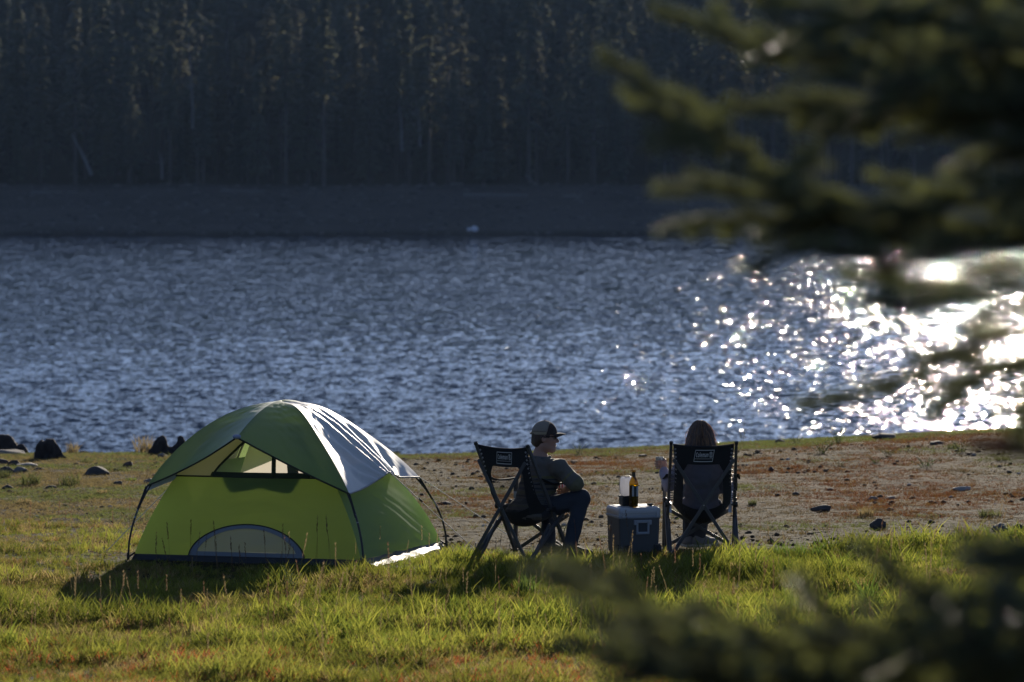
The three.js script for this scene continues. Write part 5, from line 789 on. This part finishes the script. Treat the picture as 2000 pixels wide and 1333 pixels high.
  tufts.forEach(([px, py, w, h, m, label], i) => { const p = spot(px, py), W = pxm(p, w), Hh = pxm(p, h); const t = thing('grass_tuft', label, 'grass tuft', p); part('blades', tuft(200 + i, Math.round(60 + W * 160), Hh * 0.45, Hh * 1.1, Math.min(0.012, 0.0055 + Hh * 0.01), 0.55, W * 0.62), G[m], t); });
  function leafGeo(L, w) { const p = [0, 0, 0], ix = []; for (let s = 1; s < 5; s++) { const f = s / 5, k = Math.sin(Math.pow(f, 0.8) * Math.PI) * w / 2; p.push(-k, L * f, 0.15 * L * f * f, k, L * f, 0.15 * L * f * f); } p.push(0, L, 0.2 * L); ix.push(0, 1, 2); for (let s = 0; s < 3; s++) { const a = 1 + 2 * s; ix.push(a, a + 2, a + 1, a + 1, a + 2, a + 3); } ix.push(7, 9, 8); return geo(p, ix); }
  function weed(px, py, hpx, wpx, stems, m, label, leafLen) {
    const p = spot(px, py), H = pxm(p, hpx), W = pxm(p, wpx), t = thing('weed', label, 'weed', p), RR = rng(px * 7 + py), lf = leafGeo(leafLen, leafLen * 0.42), sm = std([0.10, 0.11, 0.04], 0.9), e = new THREE.Euler(), q = new THREE.Quaternion();
    for (let s = 0; s < stems; s++) { const top = V((s / Math.max(1, stems - 1) - 0.5) * W * (stems > 1 ? 1 : 0.2) + (RR() - 0.5) * W * 0.2, H * (0.65 + 0.4 * RR()), (RR() - 0.5) * W * 0.6), base = V(top.x * 0.15, -0.02, top.z * 0.15), c = new THREE.CatmullRomCurve3([base, V(top.x * 0.45, top.y * 0.5, top.z * 0.4), top]); const st = part('stem', new THREE.TubeGeometry(c, 8, 0.0026, 5), sm, t); const L = []; const n = Math.max(6, Math.round(H / leafLen * 4.5)); for (let k = 0; k < n; k++) { const f = 0.15 + 0.85 * k / n, o = c.getPoint(f); e.set(0.9 + RR() * 0.9, RR() * 6.28, 0, 'YXZ'); L.push(lf.clone().scale(1 - 0.45 * f, 1 - 0.45 * f, 1 - 0.45 * f).applyQuaternion(q.setFromEuler(e)).translate(o.x, o.y, o.z)); } tag(part('leaves', merge(L), G[m], st), null, null, null, 'stuff'); }
  }
  weed(570, 1163, 66, 34, 5, 'bright', 'leafy green weed standing in the tent shadow before the front wall', 0.040);
  weed(1130, 889, 24, 30, 5, 'bright', 'leafy green weed on the shore edge right of the man face', 0.05);
  weed(1605, 887, 24, 56, 9, 'bright', 'spreading bright green weed near the shore right of the woman', 0.055);
  weed(1638, 866, 30, 36, 6, 'bright', 'upright green weed on the skyline of the shore at right', 0.055);
  weed(1556, 868, 18, 26, 4, 'dull', 'small weed on the shore edge left of the upright one', 0.05);
  weed(1808, 914, 20, 54, 8, 'bright', 'low bright green weed in the reddish ground at right', 0.055);
  weed(1710, 906, 14, 34, 5, 'bright', 'little green weed in the middle of the reddish ground', 0.05);
  weed(1735, 893, 16, 40, 6, 'dull', 'dull green weed above the little one on the reddish ground', 0.05);
  weed(1642, 911, 14, 28, 4, 'bright', 'little bright weed below the spreading weed', 0.045);
  weed(1878, 884, 22, 44, 6, 'dull', 'weed beside the dark tuft at far right', 0.055);
  weed(1450, 868, 30, 12, 2, 'dull', 'thin tall weed on the skyline just right of the woman chair', 0.05);
  weed(1095, 1056, 40, 26, 4, 'dull', 'pale flowering weed beside the foot of the man', 0.03);
  weed(890, 1085, 26, 30, 4, 'dull', 'small weed at the left foot of the man chair', 0.03);
}

// ---------------------------------------------------------------- the young fir close to the camera
{
  const T = thing('fir_tree', 'young fir close by, its branches dark and blurred along the right', 'tree', V(1.10, groundY(1.10, -6.3), -6.3));
  const O = T.position, R = rng(808), loc = (px, py, d) => at(px, py, d).sub(O);
  const bark = std([0.055, 0.042, 0.034], 0.9), needle = new THREE.MeshPhysicalMaterial({ color: new THREE.Color().setRGB(0.135, 0.148, 0.044), roughness: 1, clearcoat: 1, clearcoatRoughness: 0.35, transmission: 0.45, thickness: 0, side: THREE.DoubleSide }), brown = new THREE.MeshPhysicalMaterial({ color: new THREE.Color().setRGB(0.13, 0.055, 0.030), roughness: 1, transmission: 0.2, thickness: 0, side: THREE.DoubleSide });
  const trunk = part('trunk', new THREE.CylinderGeometry(0.02, 0.065, 3.6, 12, 8).translate(0, 1.75, 0), bark, T);
  // a shoot one unit long clothed in needles all round, thicker above
  const shoot = (() => { const p = [], ix = [], n = 190; for (let i = 0; i < n; i++) { const f = i / n, a = i * 2.39996, L = 0.013 + 0.010 * R(), fw = 0.55 + 0.3 * R(), r = 0.002, q = p.length / 3, c = Math.cos(a), s = Math.sin(a), w = 0.0015; const x = f, bx = x + fw * L, ny = c * L * 0.85, nz = s * L * 0.85; p.push(x, c * r - s * w, s * r + c * w, x, c * r + s * w, s * r - c * w, bx * 1, c * r + ny, s * r + nz); ix.push(q, q + 1, q + 2); } return [p, ix]; })();
  const shootGeo = (len) => { const [p, ix] = shoot, q = p.slice(); for (let i = 0; i < q.length; i += 3) { q[i] = Math.floor(i / 9) / 190 * len + (i % 9 === 6 ? 0.014 : 0); } return geo(q, ix); };
  const S = [shootGeo(0.07), shootGeo(0.11), shootGeo(0.16)], lens = [0.07, 0.11, 0.16];
  const list = [
    [[1185, 108], [1262, 165], [1335, 215], [1440, 285], [1540, 360], [1660, 405], [1830, 400], [2020, 390], [2300, 430]], [[1600, 282], [1555, 335], [1500, 345]], [[1275, 190], [1330, 235], [1400, 300]], [[1298, 368], [1390, 366], [1480, 375], [1580, 400], [1800, 420]], [[1300, 440], [1390, 434], [1500, 425], [1690, 440], [1900, 440], [2300, 480]], [[1892, 374], [1810, 418], [1700, 452], [1640, 440]],
    [[1285, 18], [1390, 55], [1510, 105], [1700, 130], [2000, 120], [2300, 180]], [[1430, 205], [1550, 215], [1700, 200], [1900, 180], [2300, 250]], [[1400, -40], [1590, 15], [1800, 40], [2300, 60]], [[1560, -60], [1740, 70], [1950, 140], [2300, 210]], [[1770, 275], [1880, 245], [2010, 290], [2300, 340]], [[1560, 245], [1680, 240], [1800, 215], [2000, 200], [2300, 260]], [[1640, -50], [1800, 110], [1900, 200], [2100, 260], [2300, 300]], [[1850, 340], [1940, 300], [2060, 320], [2300, 380]], [[1480, 120], [1600, 60], [1760, 10], [2000, -20], [2300, 20]], [[1960, 430], [2000, 350], [2080, 300], [2300, 330]], [[1900, 20], [1980, 120], [2040, 220], [2120, 300]], [[1620, 150], [1760, 170], [1900, 90], [2300, 110]], [[1700, 60], [1860, 150], [2000, 230], [2300, 280]], [[1500, 30], [1640, 110], [1800, 150], [2300, 220]],
    [[1440, 528], [1520, 498], [1620, 480], [1730, 515], [1850, 500], [2000, 470], [2300, 520]], [[1480, 470], [1600, 440], [1760, 470], [1900, 460], [2300, 500]], [[1690, 575], [1765, 612], [1850, 585], [1960, 560], [2300, 600]], [[1640, 530], [1760, 555], [1880, 545], [2050, 520], [2300, 560]], [[1565, 790], [1680, 776], [1760, 746], [1850, 700], [1960, 650], [2300, 600]], [[1830, 805], [1900, 745], [2000, 700], [2300, 650]], [[1995, 860], [2000, 790], [2040, 720], [2300, 640]], [[1870, 640], [1940, 610], [2040, 600], [2300, 620]],
    [[1035, 1112], [1120, 1130], [1200, 1180], [1290, 1250], [1420, 1290], [1600, 1320], [1900, 1330], [2300, 1290]], [[1065, 1086], [1150, 1100], [1235, 1155], [1330, 1230], [1480, 1300], [1700, 1330]], [[1550, 1128], [1600, 1190], [1680, 1240], [1800, 1262], [2000, 1240], [2300, 1210]], [[1690, 1072], [1735, 1108], [1800, 1160], [1870, 1185], [2000, 1170], [2300, 1140]], [[1880, 1055], [1950, 1082], [2080, 1090], [2300, 1100]], [[1890, 1095], [1960, 1110], [2080, 1110], [2300, 1120]], [[1080, 1245], [1200, 1285], [1400, 1340], [1700, 1370]], [[1330, 1180], [1420, 1212], [1510, 1262], [1650, 1300], [1900, 1290], [2300, 1250]], [[1700, 1345], [1840, 1270], [1960, 1220], [2300, 1180]], [[1950, 1140], [2000, 1220], [2100, 1250], [2300, 1230]], [[1180, 1340], [1330, 1310], [1500, 1330], [1800, 1360]], [[1850, 1170], [1900, 1240], [1960, 1330], [2100, 1400]], [[1500, 1190], [1580, 1230], [1700, 1300], [1900, 1350]], [[1130, 1180], [1200, 1230], [1300, 1300], [1450, 1350]], [[1400, 1270], [1540, 1250], [1660, 1270], [1850, 1300], [2300, 1270]],
    [[1905, 866], [1975, 880], [2080, 890], [2300, 900]],
  ];
  const thin = new Set([24, 25, 26, 27, 31]), M = new THREE.Matrix4(), q = new THREE.Quaternion(), ex = V(1, 0, 0);
  list.forEach((pts, bi) => {
    const high = pts[0][1] < 900, dep = (high ? 6.0 : 5.35) + (high ? 0.8 : 0.5) * hash2(bi, 3), n = pts.length;
    const w = pts.map(([x, y], i) => loc(x, y, lerp(dep, 6.3, Math.pow(i / (n - 1), high ? 1 : 3))));
    const end = w[n - 1], reach = pts[n - 1][0] >= 2300;
    if (reach) w.push(V(0, end.y + 0.03, 0).lerp(end, 0.02));
    const curve = new THREE.CatmullRomCurve3(w, false, 'centripetal'), len = curve.getLength();
    const b = part('branch', (() => { const g = new THREE.TubeGeometry(curve, 40, 1, 6), p = g.attributes.position, N = g.attributes.normal, c = V(0, 0, 0); for (let i = 0; i < p.count; i++) { const f = Math.floor(i / 7) / 40; curve.getPointAt(Math.min(1, f), c); const r = lerp(0.0018, 0.0018 + 0.007 * len, f); p.setXYZ(i, c.x + N.getX(i) * r, c.y + N.getY(i) * r, c.z + N.getZ(i) * r); } return g; })(), bark, T);
    const per = [[], [], []], add = (o, dir, k, s, roll) => { q.setFromUnitVectors(ex, dir.clone().normalize()).multiply(new THREE.Quaternion().setFromAxisAngle(ex, roll)); per[k].push(M.clone().compose(o, q, V(s, s, s))); };
    const step = thin.has(bi) ? 0.046 : bi > 27 ? 0.040 : bi > 19 ? 0.052 : 0.040, wide = bi === list.length - 1 ? 0.8 : 1; let side = 1;
    for (let s = 0.004; s < Math.min(len * 0.93, 1.2); s += step * (0.75 + 0.5 * R())) {
      const f = s / len, o = curve.getPointAt(f), t = curve.getTangentAt(f), out = t.clone().negate(), lat = new THREE.Vector3().crossVectors(t, V(0, 1, 0)).normalize(); side = -side;
      if (s < 0.80) add(curve.getPointAt(Math.min(0.999, f + 0.06 / len)), out, 0, 0.75 + 0.35 * R(), R() * 6.28);                  // needles on the branch itself
      const L = Math.min(0.16, (0.030 + s * 0.34)) * (0.6 + 0.6 * R()) * wide * (thin.has(bi) ? 0.7 : 1), dir = out.clone().multiplyScalar(0.85).addScaledVector(lat, side * (0.7 + 0.3 * R())).add(V(0, (R() - 0.42) * 0.75, 0)).normalize();
      const k = L < 0.085 ? 0 : L < 0.13 ? 1 : 2; if (s > 0.03) { add(o, dir, k, L / lens[k] < 0.6 ? 0.6 : L / lens[k], R() * 6.28);
      if (L > 0.09) for (const z of [-1, 1]) add(o.clone().addScaledVector(dir, L * (0.35 + 0.2 * R())), dir.clone().addScaledVector(new THREE.Vector3().crossVectors(dir, V(0, 1, 0)).normalize(), z * 0.85).add(V(0, (R() - 0.5) * 0.5, 0)), 0, 0.55 + 0.4 * R(), R() * 6.28); }
    }
    per.forEach((l, k) => { if (!l.length) return; const im = shade(new THREE.InstancedMesh(S[k], bi === list.length - 1 ? brown : needle, l.length)); l.forEach((m, i) => im.setMatrixAt(i, m)); im.name = 'needles'; im.userData.kind = 'stuff'; b.add(im); });
  });
}
renderer.render(scene, camera);
